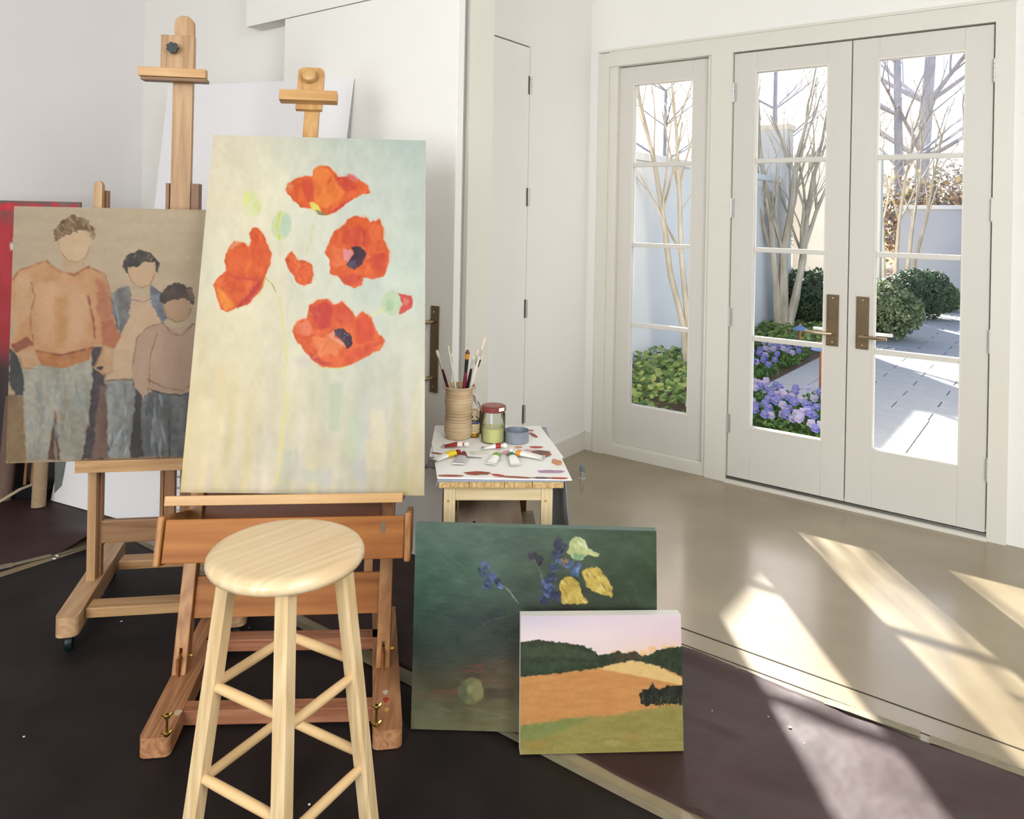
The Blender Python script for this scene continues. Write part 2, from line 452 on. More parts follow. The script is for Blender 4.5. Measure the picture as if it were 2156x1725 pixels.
def lever_set(t, uc, v, direction, thumb):
    pl_ = MB().bbox(uc-0.031, uc+0.031, v-0.009, v, 0.842, 1.114, 0.003).build('escutcheon', M['bronze'], t)
    MB().bbox(uc-0.024, uc+0.024, v-0.0105, v-0.008, 0.849, 1.107, 0.001).build('raised_field', M['bronze'], pl_)
    for z in (0.862, 1.096):
        MB().lathe([(0.0045, 0), (0.0045, 0.003), (0.002, 0.004)], 12, (uc, v-0.009, z), (0, -1, 0)).build('screw', M['bronze_l'], pl_, True)
    if thumb:
        tt = MB().bbox(uc-0.02, uc+0.02, v-0.016, v-0.009, 0.985, 1.037, 0.002).build('thumb_turn', M['bronze'], t)
    lv = MB().tube([(uc, v-0.008, 0.912), (uc, v-0.055, 0.912), (uc+direction*0.012, v-0.06, 0.912), (uc+direction*0.125, v-0.06, 0.912)], [0.009, 0.009, 0.009, 0.0085], 14)
    lv.build('lever_handle', M['bronze_l'], t, True)
    MB().lathe([(0.015, 0), (0.015, 0.006)], 20, (uc, v-0.008, 0.912), (0, -1, 0)).build('rose', M['bronze'], t, True)
    # outside lever
    MB().tube([(uc, v+0.045, 0.912), (uc, v+0.10, 0.912), (uc+direction*0.012, v+0.105, 0.912), (uc+direction*0.125, v+0.105, 0.912)], 0.009, 12).build('lever_handle', M['steel'], t, True)


wn1 = leaf('window_1', 'narrow white fixed sidelight with four stacked panes', 0.20, 0.80, 0.303, 0.689, 0.075, 2.455, 0.028, 0.07, 4, cat='window')
MB().box(0.144, 0.20, -0.004, 0.12, 0.0, 2.462).build('frame', M['trim'], wn1)
MB().box(0.80, 0.823, -0.004, 0.12, 0.0, 2.462).build('frame', M['trim'], wn1)
MB().box(0.20, 0.80, -0.004, 0.12, 0.0, 0.062).box(0.20, 0.80, 0.01, 0.12, 0.062, 0.075).build('sill', M['trim'], wn1)
d1 = leaf('door_1', 'left leaf of the white glazed double doors with thumb turn plate', 0.953, 1.583, 1.082, 1.462, 0.032, 2.455, 0.0, 0.045, 4)
d2 = leaf('door_2', 'right leaf of the white glazed double doors', 1.588, 2.216, 1.716, 2.096, 0.032, 2.455, 0.0, 0.045, 4)
for z in (2.233, 1.57, 0.945, 0.335):
    hinge(d1, 0.951, -0.004, z)
    hinge(d2, 2.219, -0.004, z)
lever_set(d1, 1.513, 0.0, -1, True)
lever_set(d2, 1.66, 0.0, 1, False)
# closet door (flush) in the alcove wall
d4 = setting('door_3', 'flush white closet door with four small steel hinges', C0, -A, 'door')
MB().bbox(-0.045, -0.0005, -1.297, -0.687, 0.012, 2.470, 0.001, 1).build('slab', M['wall'], d4)
for z in (2.255, 1.611, 0.968, 0.36):
    o = MB()
    h = 0.105
    for k in range(5):
        a = z-h/2+h*k/5
        o.lathe([(0.0075, a+0.0008), (0.0075, a+h/5-0.0008)], 12, (0.004, -0.682, 0))
    hb = o.build('hinge', M['steel'], d4, True)
    MB().box(0.0, 0.0015, -0.70, -0.684, z-h/2, z+h/2).build('hinge_leaf', M['steel_dark'], hb)
# sliding panel
d5 = setting('door_4', 'large white sliding panel door with a long bronze pull', C0, -A, 'door')
MB().bbox(-0.735, 0.434, -1.829, -1.786, 0.006, 2.484, 0.0015, 1).build('slab', M['wall'], d5)
pp = MB().bbox(0.315, 0.358, -1.837, -1.829, 0.735, 1.105, 0.002).build('pull_plate', M['bronze'], d5)
for z in (0.76, 1.08):
    MB().lathe([(0.004, 0), (0.004, 0.003)], 12, (0.336, -1.837, z), (0, -1, 0)).build('screw', M['bronze_l'], pp, True)
MB().tube([(0.336, -1.835, 0.80), (0.336, -1.885, 0.80), (0.326, -1.892, 0.80), (0.326, -1.892, 0.80)], 0.009, 12).build('pull_post', M['bronze_l'], d5, True)
MB().tube([(0.336, -1.835, 1.04), (0.336, -1.885, 1.04), (0.326, -1.892, 1.04), (0.326, -1.892, 1.04)], 0.009, 12).build('pull_post', M['bronze_l'], d5, True)
MB().tube([(0.318, -1.892, 0.77), (0.318, -1.892, 1.07)], 0.011, 14).build('pull_bar', M['bronze_l'], d5, True)


# ================================================================== FLOOR PAPER
def sheet(name, label, u0, u1, v0, v1, m, z, amp, nu, nv, edge=None, cat='floor paper', seedv=0.0, bulge=None):
    vs = []; fs = []
    for j in range(nv+1):
        for i in range(nu+1):
            u = u0+(u1-u0)*i/nu; v = v0+(v1-v0)*j/nv
            if edge:
                u, v = edge(u, v, i/nu, j/nv)
            h = amp*(abs(mnoise.noise(Vector((u*1.6+seedv, v*3.1, seedv)))) + 0.5*abs(mnoise.noise(Vector((u*5+seedv, v*4, 3.0)))))
            if name == 'floor_paper' and -2.5 < v < -2.1 and u < 1.78: h *= .12
            elif bulge: h += bulge(u, v)
            vs.append((u, v, z+h))
    for j in range(nv):
        for i in range(nu):
            a = j*(nu+1)+i; fs.append((a, a+1, a+nu+2, a+nu+1))
    o = MB().add(vs, fs).build(name, m, smooth=True)
    o.location = C0; o.rotation_euler = (0, 0, -A)
    md = o.modifiers.new('thick', 'SOLIDIFY'); md.thickness = 0.0012; md.offset = 1
    tag(o, label, cat)
    return o


def e1(u, v, a, b):
    if b > 0.99: v += 0.006*mnoise.noise(Vector((u*9, 0, 0)))
    return u, v


def e2(u, v, a, b):
    if b > 0.97: v += 0.014*mnoise.noise(Vector((u*5, 1.3, 0))) + 0.004*mnoise.noise(Vector((u*30, 1.3, 0)))
    if b < 0.03: v += 0.006*mnoise.noise(Vector((u*8, 5.3, 0)))
    return u, v


def bulge2(u, v):
    e = max(0, 1-abs(v+2.425)/0.05)*0.010*(0.6+0.8*mnoise.noise(Vector((u*2.2, 4, 0))))
    e += max(0, 1-abs(v+1.79)/0.06)*0.012*max(0, math.sin((u-1.2)*5.0))
    return e


sheet('floor_paper', 'near black paper covering the floor under the stool and easels', -0.93, 5.0, -7.5, -2.475, M['sheet_dark'], 0.0006, 0.0009, 90, 70, e1)
sheet('floor_paper', 'wrinkled brown paper between the taped seam and the bare concrete', -0.93, 5.0, -2.438, -1.775, M['sheet_brown'], 0.0006, 0.012, 220, 40, e2, bulge=bulge2, seedv=2.0)


def e3(u, v, a, b):
    if a > 0.99: u += 0.02*mnoise.noise(Vector((v*3, 2.3, 0))) - 0.05*max(0, -v-2.55)
    return u, v


def bulge3(u, v):
    return 0.05*math.exp(-((v+2.62)/0.10)**2)*max(0, 1-abs(u+0.97)/0.35)**1.5


sheet('floor_paper', 'maroon brown paper at left with a curled rippling edge', -2.3, -0.955, -5.5, -1.76, M['sheet_maroon'], 0.0006, 0.003, 46, 130, e3, bulge=bulge3, seedv=5.0)


def tape(u0, v0, u1, v1, w, label, z=0.0042, torn=True, n=14):
    a = Vector((u0, v0, 0)); b = Vector((u1, v1, 0)); d = (b-a); L = d.length; d.normalize(); s_ = Vector((-d.y, d.x, 0))
    vs = []; fs = []
    for i in range(n+1):
        t = i/n; p = a+d*L*t
        w1 = w/2*(1+0.25*mnoise.noise(Vector((t*14, u0*3, 1)))) ; w2 = w/2*(1+0.25*mnoise.noise(Vector((t*14, u0*3, 7))))
        zz = z+0.0015*abs(mnoise.noise(Vector((t*8, v0*3, 2))))
        vs += [tuple(p+s_*w1+Vector((0, 0, zz))), tuple(p-s_*w2+Vector((0, 0, zz)))]
        if i < n: fs.append((2*i, 2*i+1, 2*i+3, 2*i+2))
    o = MB().add(vs, fs).build('masking_tape', M['tape'])
    o.location = C0; o.rotation_euler = (0, 0, -A)
    md = o.modifiers.new('thick', 'SOLIDIFY'); md.thickness = 0.0006; md.offset = -1
    tag(o, label, 'tape')
    return o


tape(-0.88, -2.486, 5.0, -2.486, 0.026, 'long beige masking tape along the seam between dark and brown paper', 0.0018, n=70)
tape(-0.925, -2.52, -1.03, -3.05, 0.03, 'pale masking tape running to the left edge beside the curled maroon paper', 0.003)
tape(-1.0, -2.93, -1.06, -3.12, 0.045, 'short torn tape strip at the left edge on the dark paper', 0.006)
tape(1.42, -1.80, 1.66, -1.775, 0.02, 'small torn tape strip at the brown paper edge nearest the landscape canvas', 0.012)
tape(1.93, -1.77, 2.19, -1.757, 0.032, 'torn tape strip on the brown paper edge at right', 0.008)
tape(2.215, -1.765, 2.7, -1.755, 0.034, 'rightmost tape strip on the brown paper edge', 0.008)
sp = MB()
for k in range(70):
    u = random.uniform(-0.8, 3.2); v = random.uniform(-4.4, -2.55) if k % 3 else random.uniform(-2.35, -1.85)
    r = random.uniform(0.0015, 0.0045); q = [(u+r*math.cos(a)*random.uniform(.7, 1.5), v+r*math.sin(a)) for a in [i*PI/4 for i in range(8)]]
    sp.prism(q, 0.005, 0.0056)
for (px, py) in ((-0.95, -2.78), (-0.93, -2.80)):
    sp.prism([(px+0.01*math.cos(i), py+0.006*math.sin(i)) for i in range(6)], 0.004, 0.0056)
spo = sp.build('paint_specks', M['paper']); spo.location = C0; spo.rotation_euler = (0, 0, -A)
tag(spo, 'tiny white paint specks dried on the floor paper', 'paint', kind='stuff')


# ================================================================== PAINT RASTER TOOLKIT
def vnoise(Wn, Hn, sx, sy, seed):
    r = np.random.default_rng(seed)
    gx = max(2, int(sx)+2); gy = max(2, int(sy)+2)
    g = r.random((gy, gx))
    x = np.linspace(0, gx-1.001, Wn); y = np.linspace(0, gy-1.001, Hn)
    xi = x.astype(int); yi = y.astype(int); xf = x-xi; yf = y-yi
    xf = xf*xf*(3-2*xf); yf = yf*yf*(3-2*yf)
    a = g[np.ix_(yi, xi)]; b = g[np.ix_(yi, xi+1)]; c = g[np.ix_(yi+1, xi)]; d = g[np.ix_(yi+1, xi+1)]
    return (a*(1-xf)+b*xf)*(1-yf)[:, None]+(c*(1-xf)+d*xf)*yf[:, None]-0.5


class Pic:
    """paints on a grid; coordinates are sketch units, the four sketch corners (tl,tr,br,bl) map to the sheet"""
    def __init__(s, w, h, corners):
        s.w, s.h = w, h
        u, v = np.meshgrid(np.linspace(0, 1, w), np.linspace(0, 1, h))
        (x0, y0), (x1, y1), (x2, y2), (x3, y3) = corners
        dx1, dx2, dx3 = x1-x2, x3-x2, x0-x1+x2-x3
        dy1, dy2, dy3 = y1-y2, y3-y2, y0-y1+y2-y3
        det = dx1*dy2-dx2*dy1
        g = (dx3*dy2-dx2*dy3)/det; h_ = (dx1*dy3-dx3*dy1)/det
        a = x1-x0+g*x1; b = x3-x0+h_*x3; d = y1-y0+g*y1; e = y3-y0+h_*y3
        den = g*u+h_*v+1
        s.X = (a*u+b*v+x0)/den; s.Y = (d*u+e*v+y0)/den
        s.U, s.V = u, v
        s.c = np.zeros((h, w, 3))
        s.seed = 1; s.cache = {}

    def noise(s, nx, ny=None):
        s.seed += 1
        key = (int(nx), int(ny or nx), s.seed % 8)
        if key not in s.cache: s.cache[key] = vnoise(s.w, s.h, nx, ny or nx, s.seed*13+5)
        return s.cache[key]

    def grad(s, cols, xs, ys):
        """cols grid [row][col] of rgb at sheet positions xs, ys in 0..1"""
        cols = np.array(cols, float)
        out = np.zeros((s.h, s.w, 3))
        U = s.U+0.05*s.noise(6); V = s.V+0.04*s.noise(6)
        for k in range(3):
            rows = np.array([np.interp(U.ravel(), xs, cols[j, :, k]) for j in range(len(ys))])
            V1 = V.ravel(); idx = np.clip(np.searchsorted(ys, V1)-1, 0, len(ys)-2)
            y0 = np.array(ys)[idx]; y1 = np.array(ys)[idx+1]; t = np.clip((V1-y0)/(y1-y0), 0, 1)
            n = np.arange(len(V1))
            out[:, :, k] = (rows[idx, n]*(1-t)+rows[idx+1, n]*t).reshape(s.h, s.w)
        s.c = out

    def mott(s, amt, nx, ny=None, tint=(1, 1, 1)):
        n = s.noise(nx, ny)
        s.c = np.clip(s.c+(n*amt)[:, :, None]*np.array(tint), 0, 255)

    def mask(s, poly, rag=6.0, soft=3.0, nfreq=40):
        m = np.zeros((s.h, s.w)); P = np.array(poly, float)
        n1, n2 = s.noise(nfreq), s.noise(nfreq); n3, n4 = s.noise(nfreq*2.5), s.noise(nfreq*2.5)
        offs = [(0, 0)] if soft <= 0 else [(soft, 0), (-soft, 0), (0, soft), (0, -soft), (0, 0)]
        pad = rag+soft+4
        ys = (s.Y > P[:, 1].min()-pad) & (s.Y < P[:, 1].max()+pad) & (s.X > P[:, 0].min()-pad) & (s.X < P[:, 0].max()+pad)
        X = s.X[ys]+rag*(n1[ys]*1.6+n3[ys]); Y = s.Y[ys]+rag*(n2[ys]*1.6+n4[ys])
        acc = np.zeros(X.shape)
        for ox, oy in offs:
            x = X+ox; y = Y+oy; ins = np.zeros(X.shape, bool); j = len(P)-1
            for i in range(len(P)):
                xi, yi = P[i]; xj, yj = P[j]
                if yi != yj:
                    c = ((yi > y) != (yj > y)) & (x < (xj-xi)*(y-yi)/(yj-yi)+xi); ins ^= c
                j = i
            acc += ins
        m[ys] = acc/len(offs)
        return m

    def fill(s, poly, rgb, rag=6, soft=3, alpha=1.0, var=14, streak=None, nfreq=40, clip=None):
        m = s.mask(poly, rag, soft, nfreq)*alpha
        if clip is not None: m = m*clip
        n = s.noise(*(streak or (30, 30)))+0.6*s.noise(70, 70)
        col = np.array(rgb, float)[None, None, :]+(n*var)[:, :, None]
        s.c = s.c*(1-m[:, :, None])+np.clip(col, 0, 255)*m[:, :, None]
        return m

    def ell(s, cx, cy, rx, ry, rgb, rot=0, rag=5, soft=3, alpha=1.0, var=10, nfreq=40):
        c_, s_ = math.cos(rot), math.sin(rot)
        P = [(cx+rx*math.cos(t)*c_-ry*math.sin(t)*s_, cy+rx*math.cos(t)*s_+ry*math.sin(t)*c_) for t in np.linspace(0, 2*PI, 22)[:-1]]
        return s.fill(P, rgb, rag, soft, alpha, var, None, nfreq)

    def line(s, pts, w, rgb, alpha=1.0, rag=3, taper=False):
        P = np.array(pts, float)
        n1, n2 = s.noise(45), s.noise(45)
        X = s.X+rag*n1*2; Y = s.Y+rag*n2*2
        D = np.full(X.shape, 1e9)
        for i in range(len(P)-1):
            a, b = P[i], P[i+1]; d = b-a; L = d@d
            t = np.clip(((X-a[0])*d[0]+(Y-a[1])*d[1])/L, 0, 1)
            D = np.minimum(D, np.hypot(X-a[0]-t*d[0], Y-a[1]-t*d[1]))
        m = np.clip(1.2-D/w, 0, 1)*alpha*np.clip(0.75+s.noise(60)*1.2, 0, 1)
        s.c = s.c*(1-m[:, :, None])+np.array(rgb, float)*m[:, :, None]

    def strokes(s, n, box, rgbs, ln, w, ang, alpha=0.5, clip=None):
        for k in range(n):
            x = random.uniform(box[0], box[2]); y = random.uniform(box[1], box[3]); a = ang+random.uniform(-.25, .25)
            l = ln*random.uniform(.5, 1.3); dx, dy = math.cos(a)*l/2, math.sin(a)*l/2
            mx, my = -math.sin(a)*w/2, math.cos(a)*w/2
            P = [(x-dx, y-dy), (x+mx, y+my), (x+dx, y+dy), (x-mx, y-my)]
            s.fill(P, random.choice(rgbs), rag=2, soft=1.5, alpha=alpha, var=8, clip=clip)

    def mesh(s, name, P4, material, parent, gain=1.0):
        """P4 corners tl,tr,br,bl as Vectors in parent space"""
        tl, tr, br, bl = [np.array(p) for p in P4]
        U = s.U[:, :, None]; V = s.V[:, :, None]
        co = (tl*(1-U)+tr*U)*(1-V)+(bl*(1-U)+br*U)*V
        w, h = s.w, s.h
        me = bpy.data.meshes.new(name)
        nf = (w-1)*(h-1)
        me.vertices.add(w*h); me.vertices.foreach_set('co', co.reshape(-1).astype(np.float32))
        idx = np.arange(w*h).reshape(h, w)
        q = np.stack([idx[:-1, :-1], idx[1:, :-1], idx[1:, 1:], idx[:-1, 1:]], -1).reshape(-1)
        me.loops.add(nf*4); me.loops.foreach_set('vertex_index', q.astype(np.int32))
        me.polygons.add(nf); me.polygons.foreach_set('loop_start', np.arange(0, nf*4, 4, dtype=np.int32))
        me.update(calc_edges=True); me.validate()
        ca = me.color_attributes.new('paint', 'FLOAT_COLOR', 'POINT')
        c = np.clip(s.c/255.0, 0, 1); lin = np.where(c <= 0.04045, c/12.92, ((c+0.055)/1.055)**2.4)*gain
        rgba = np.ones((h, w, 4)); rgba[:, :, :3] = np.clip(lin, 0, 0.92)
        ca.data.foreach_set('color', rgba.reshape(-1).astype(np.float32))
        me.materials.append(material)
        o = bpy.data.objects.new(name, me); COL.objects.link(o); o.parent = parent
        return o


M['oilpaint'] = vcolmat('oil_paint', 0.5, 0.3, 0.3)
M['oilgloss'] = vcolmat('varnished_oil_paint', 0.4, 0.4, 0.35, 160)


def canvas_thing(name, label, P4, thick, pic, side_mat, paint_mat, gain=1.0, cat='painting', back='stretcher'):
    """P4 world corners tl,tr,br,bl of the painted face"""
    base = (P4[3]+P4[2])/2
    t = thing(name, label, cat, base)
    L = [p-base for p in P4]
    n = (L[1]-L[0]).cross(L[3]-L[0]).normalized()          # towards viewer or away
    if n.y > 0: n = -n
    eps = n*0.0006
    bk = [p-n*thick for p in L]
    MB().add([p[:] for p in L]+[p[:] for p in bk], [(0, 1, 2, 3), (7, 6, 5, 4), (0, 4, 5, 1), (1, 5, 6, 2), (2, 6, 7, 3), (3, 7, 4, 0)]).build('canvas', side_mat, t)
    pic.mesh('painted_surface', [p+eps for p in L], paint_mat, t, gain)
    return t


V3 = Vector
# ---------------------------------------------------------------- poppy painting
p = Pic(330, 520, [(248, 45), (1655, 85), (1655, 2430), (30, 2405)])
p.grad([[(222, 210, 184), (214, 212, 192), (190, 200, 188), (184, 196, 186)],
        [(228, 214, 182), (222, 218, 194), (206, 210, 196), (190, 200, 190)],
        [(220, 214, 188), (222, 214, 190), (200, 208, 196), (196, 206, 192)],
        [(222, 208, 172), (222, 214, 182), (208, 210, 190), (206, 206, 188)],
        [(222, 204, 160), (216, 204, 170), (198, 196, 178), (210, 202, 178)],
        [(222, 202, 156), (208, 198, 170), (198, 192, 172), (196, 182, 142)]],
       [0, .35, .72, 1], [0, .2, .4, .6, .8, 1])
p.mott(12, 8, 5, (1, .8, .3)); p.mott(9, 22, 22); p.mott(7, 60, 60)
n = p.noise(26, 5)*np.clip((p.V-0.5)*2.2, 0, 1); p.c += n[:, :, None]*np.array([14, 12, 34])
n = p.noise(34, 7)*np.clip((p.V-0.6)*2.4, 0, 1); p.c += n[:, :, None]*np.array([22, 12, 0])
for (x, y, w, h, c) in ((1060, 1840, 50, 330, (176, 190, 160)), (1180, 2050, 45, 300, (184, 198, 170)), (1240, 1500, 60, 180, (186, 192, 178)), (930, 2300, 120, 90, (190, 190, 182)),
                        (1210, 2250, 60, 130, (184, 186, 180)), (760, 2230, 50, 200, (188, 186, 176)), (300, 1700, 50, 280, (226, 204, 158)), (1350, 2000, 55, 300, (224, 212, 176)), (1330, 2150, 90, 200, (220, 206, 168)), (850, 1560, 60, 70, (206, 196, 190))):
    p.fill([(x-w, y-h/2), (x+w, y-h/2), (x+w*.8, y+h/2), (x-w*.7, y+h/2)], c, 18, 14, .55, 8, nfreq=14)
# pale buds
p.ell(505, 500, 55, 92, (214, 218, 158), -.25, 8, 6, .75); p.ell(470, 460, 18, 45, (226, 226, 130), .3, 5, 5, .7); p.ell(540, 520, 18, 40, (206, 214, 138), -.2, 5, 5, .7)
p.ell(700, 640, 68, 98, (204, 212, 170), .1, 7, 5, .95); p.ell(730, 640, 34, 78, (184, 206, 184), .1, 6, 5, .8); p.line([(690, 560), (672, 640), (690, 730)], 11, (206, 204, 66), .9)
# stems
p.line([(590, 975), (640, 1030), (672, 1110), (700, 1180), (712, 1300), (735, 1430), (738, 1560), (722, 1640), (735, 1730)], 8, (222, 212, 120), .9)
p.line([(735, 1730), (745, 1860), (715, 1940), (705, 2110), (682, 2190), (668, 2370)], 7, (224, 216, 110), .9)
p.line([(820, 1700), (800, 1890), (790, 2100), (775, 2200)], 5, (220, 212, 130), .8)
p.line([(590, 980), (640, 1030), (665, 1080)], 5, (120, 130, 120), .7)
p.line([(935, 570), (905, 660), (898, 740), (865, 830)], 6, (206, 204, 140), .8)
p.line([(782, 1060), (745, 1160), (738, 1260)], 5, (192, 200, 180), .8); p.line([(695, 740), (690, 1000)], 4, (214, 210, 170), .6)
p.line([(1040, 970), (1010, 1030)], 6, (218, 206, 150), .7)
OR, DO, LO, CR = (216, 92, 36), (196, 62, 40), (228, 124, 48), (176, 44, 52)


def flower(outline, shades):
    p.fill([(x+4, y-3) for x, y in outline], (226, 150, 120), 10, 9, .5, 10)
    m = p.fill(outline, OR, 8, 3, 1, 26, (46, 46))
    cl_ = np.clip(m*1.3, 0, 1)
    for poly, c, a in shades: p.fill(poly, c, 9, 8, a, 20, (50, 30), 30, clip=cl_)
    xs = [q[0] for q in outline]; ys = [q[1] for q in outline]; cx, cy = sum(xs)/len(xs), sum(ys)/len(ys)+(max(ys)-min(ys))*.12
    for k in range(46):
        x = random.uniform(min(xs), max(xs)); y = random.uniform(min(ys), max(ys)); a = math.atan2(y-cy, x-cx)+random.uniform(-.2, .2)
        l = random.uniform(30, 85); w = random.uniform(7, 20)
        dx, dy = math.cos(a)*l/2, math.sin(a)*l/2; mx, my = -math.sin(a)*w/2, math.cos(a)*w/2
        p.fill([(x-dx, y-dy), (x+mx, y+my), (x+dx, y+dy), (x-mx, y-my)], random.choice([(232, 130, 60), (206, 74, 40), (190, 54, 44), (224, 106, 52), (228, 142, 100), (212, 84, 60)]), 3, 5, random.uniform(.25, .6), 8, clip=cl_)
    return m


m1 = flower([(725, 405), (745, 365), (790, 335), (850, 315), (902, 320), (918, 270), (955, 247), (1008, 258), (1060, 300), (1085, 330), (1120, 325), (1165, 310), (1215, 345), (1268, 378), (1292, 430), (1235, 440), (1170, 470), (1110, 515), (1062, 552), (1000, 572), (950, 560), (890, 530), (830, 522), (780, 480), (745, 440)],
       [([(905, 325), (930, 262), (968, 250), (1015, 275), (1055, 325), (1090, 375), (1118, 420), (1120, 450), (1060, 495), (1000, 540), (950, 520), (915, 470)], LO, .85),
        ([(840, 340), (905, 340), (915, 480), (880, 500), (850, 420)], DO, .8),
        ([(1045, 300), (1130, 330), (1200, 370), (1180, 430), (1120, 420), (1090, 380)], DO, .9),
        ([(1100, 440), (1180, 410), (1280, 420), (1180, 465)], (222, 96, 48), .8),
        ([(1100, 500), (1160, 465), (1120, 520), (1050, 555), (1010, 570)], (196, 50, 60), .8)])
p.ell(1165, 325, 45, 20, (206, 110, 120), .4, 8, 8, .7); p.ell(765, 380, 25, 22, (222, 140, 110), 0, 8, 8, .6)
p.fill([(885, 490), (915, 483), (950, 515), (968, 560), (935, 560), (900, 530)], (222, 206, 96), 5, 2); p.fill([(930, 540), (1010, 565), (970, 578), (940, 572)], (120, 120, 90), 5, 3, .8)
m2 = flower([(540, 655), (575, 690), (605, 760), (635, 830), (630, 900), (598, 960), (585, 1020), (550, 1090), (500, 1150), (430, 1185), (340, 1215), (300, 1190), (268, 1110), (250, 1030), (292, 978), (332, 945), (322, 880), (345, 800), (390, 745), (450, 752), (482, 785), (502, 745), (488, 700), (512, 665)],
       [([(520, 670), (560, 720), (590, 830), (560, 930), (500, 900), (500, 780)], (214, 84, 38), .8),
        ([(340, 830), (450, 800), (540, 900), (560, 980), (420, 960), (340, 930)], (220, 96, 38), .8),
        ([(590, 970), (560, 1060), (490, 1140), (400, 1180), (500, 1080), (560, 1000)], CR, .8),
        ([(270, 1040), (340, 1100), (400, 1170), (330, 1205), (290, 1150)], (230, 140, 40), .8),
        ([(330, 950), (420, 975), (560, 985), (540, 1000), (400, 1000)], (192, 58, 48), .7),
        ([(350, 790), (400, 745), (440, 755), (380, 800)], (224, 150, 112), .8)])
p.line([(595, 990), (570, 1070), (555, 1110)], 7, (222, 208, 120), .8)
m3 = flower([(1150, 600), (1200, 583), (1262, 592), (1290, 622), (1350, 595), (1385, 660), (1382, 740), (1422, 820), (1412, 920), (1378, 980), (1310, 1000), (1252, 988), (1242, 1035), (1190, 1052), (1120, 1032), (1080, 980), (1028, 960), (1022, 870), (988, 820), (1020, 740), (1060, 680), (1112, 638)],
       [([(1100, 700), (1200, 640), (1280, 680), (1320, 760), (1260, 790), (1160, 770), (1100, 750)], DO, .7),
        ([(1290, 640), (1370, 650), (1370, 760), (1300, 830), (1290, 730)], (222, 100, 44), .8),
        ([(1280, 850), (1400, 820), (1400, 930), (1300, 930)], DO, .8),
        ([(1060, 980), (1180, 960), (1240, 980), (1200, 1045), (1110, 1025)], (200, 70, 46), .8),
        ([(1020, 790), (1110, 790), (1140, 900), (1060, 920)], (222, 110, 60), .9)])
p.fill([(1108, 805), (1165, 798), (1180, 830), (1150, 880), (1125, 880)], (218, 140, 146), 6, 4, .9)
p.fill([(1162, 790), (1225, 778), (1262, 828), (1240, 900), (1185, 935), (1128, 905), (1160, 862), (1182, 830)], (62, 34, 52), 8, 3, 1, 22)
p.fill([(1140, 890), (1190, 870), (1200, 920), (1150, 920)], (84, 78, 92), 5, 3, .8)
m4 = flower([(775, 1340), (800, 1270), (870, 1250), (888, 1172), (950, 1132), (1012, 1130), (1052, 1168), (1110, 1145), (1162, 1200), (1195, 1252), (1240, 1205), (1300, 1250), (1332, 1340), (1395, 1412), (1350, 1470), (1250, 1520), (1170, 1560), (1060, 1585), (960, 1570), (900, 1520), (850, 1460), (800, 1390)],
       [([(900, 1180), (1000, 1140), (1050, 1200), (1030, 1310), (960, 1330), (910, 1260)], (188, 50, 42), .85),
        ([(1050, 1170), (1130, 1160), (1180, 1260), (1150, 1310), (1060, 1280)], (206, 74, 50), .7),
        ([(800, 1290), (880, 1270), (930, 1340), (880, 1370), (800, 1350)], (224, 120, 90), .8),
        ([(1195, 1280), (1250, 1220), (1310, 1300), (1320, 1390), (1210, 1440)], (210, 70, 40), .8),
        ([(900, 1370), (1050, 1380), (1130, 1430), (1080, 1500), (950, 1500)], (226, 128, 76), .8),
        ([(1150, 1480), (1280, 1420), (1390, 1410), (1250, 1510), (1120, 1560)], (206, 76, 40), .8),
        ([(880, 1470), (980, 1540), (1060, 1560), (960, 1568), (890, 1510)], CR, .7)])
p.fill([(1045, 1330), (1110, 1322), (1160, 1370), (1172, 1440), (1140, 1452), (1112, 1405), (1065, 1375)], (58, 36, 54), 12, 2, 1, 30, nfreq=70)
p.strokes(14, (1060, 1335, 1160, 1430), [(150, 120, 150), (110, 90, 120)], 18, 8, .8, .7)
p.fill([(1000, 1365), (1055, 1330), (1060, 1375), (1120, 1420), (1130, 1450), (1080, 1420)], (226, 150, 120), 8, 4, .8)
p.line([(930, 1560), (1010, 1585), (1130, 1580)], 6, (214, 206, 84), .8)
m5 = flower([(770, 808), (790, 840), (812, 876), (862, 876), (902, 900), (917, 960), (902, 1020), (850, 1042), (800, 1012), (778, 970), (750, 930), (723, 870), (740, 838)],
       [([(820, 890), (880, 890), (900, 960), (860, 1020), (820, 960)], (222, 100, 44), .8)])
p.line([(745, 950), (765, 1010), (800, 1048)], 8, (190, 200, 190), .8)
p.ell(1440, 1155, 82, 80, (190, 206, 172), -.5, 6, 4, .95); p.fill([(1478, 1095), (1560, 1108), (1578, 1140), (1570, 1190), (1510, 1225), (1480, 1228), (1505, 1160)], (200, 64, 58), 7, 3, .95); p.fill([(1510, 1120), (1550, 1130), (1540, 1170), (1515, 1170)], (214, 130, 100), 5, 3, .7)
p.line([(1290, 1245), (1350, 1205), (1390, 1185)], 9, (224, 216, 130), .9); p.ell(1420, 1170, 30, 40, (164, 192, 150), .2, 6, 6, .7)
poppy = canvas_thing('poppy_painting', 'tall canvas painting of orange poppies resting on the front easel',
                     [V3((-1.081, 2.726, 1.766)), V3((-0.319, 2.747, 1.762)), V3((-0.261, 2.392, 0.605)), V3((-1.022, 2.371, 0.608))], 0.022, p, M['canvas_cream'], M['oilpaint'], .74)

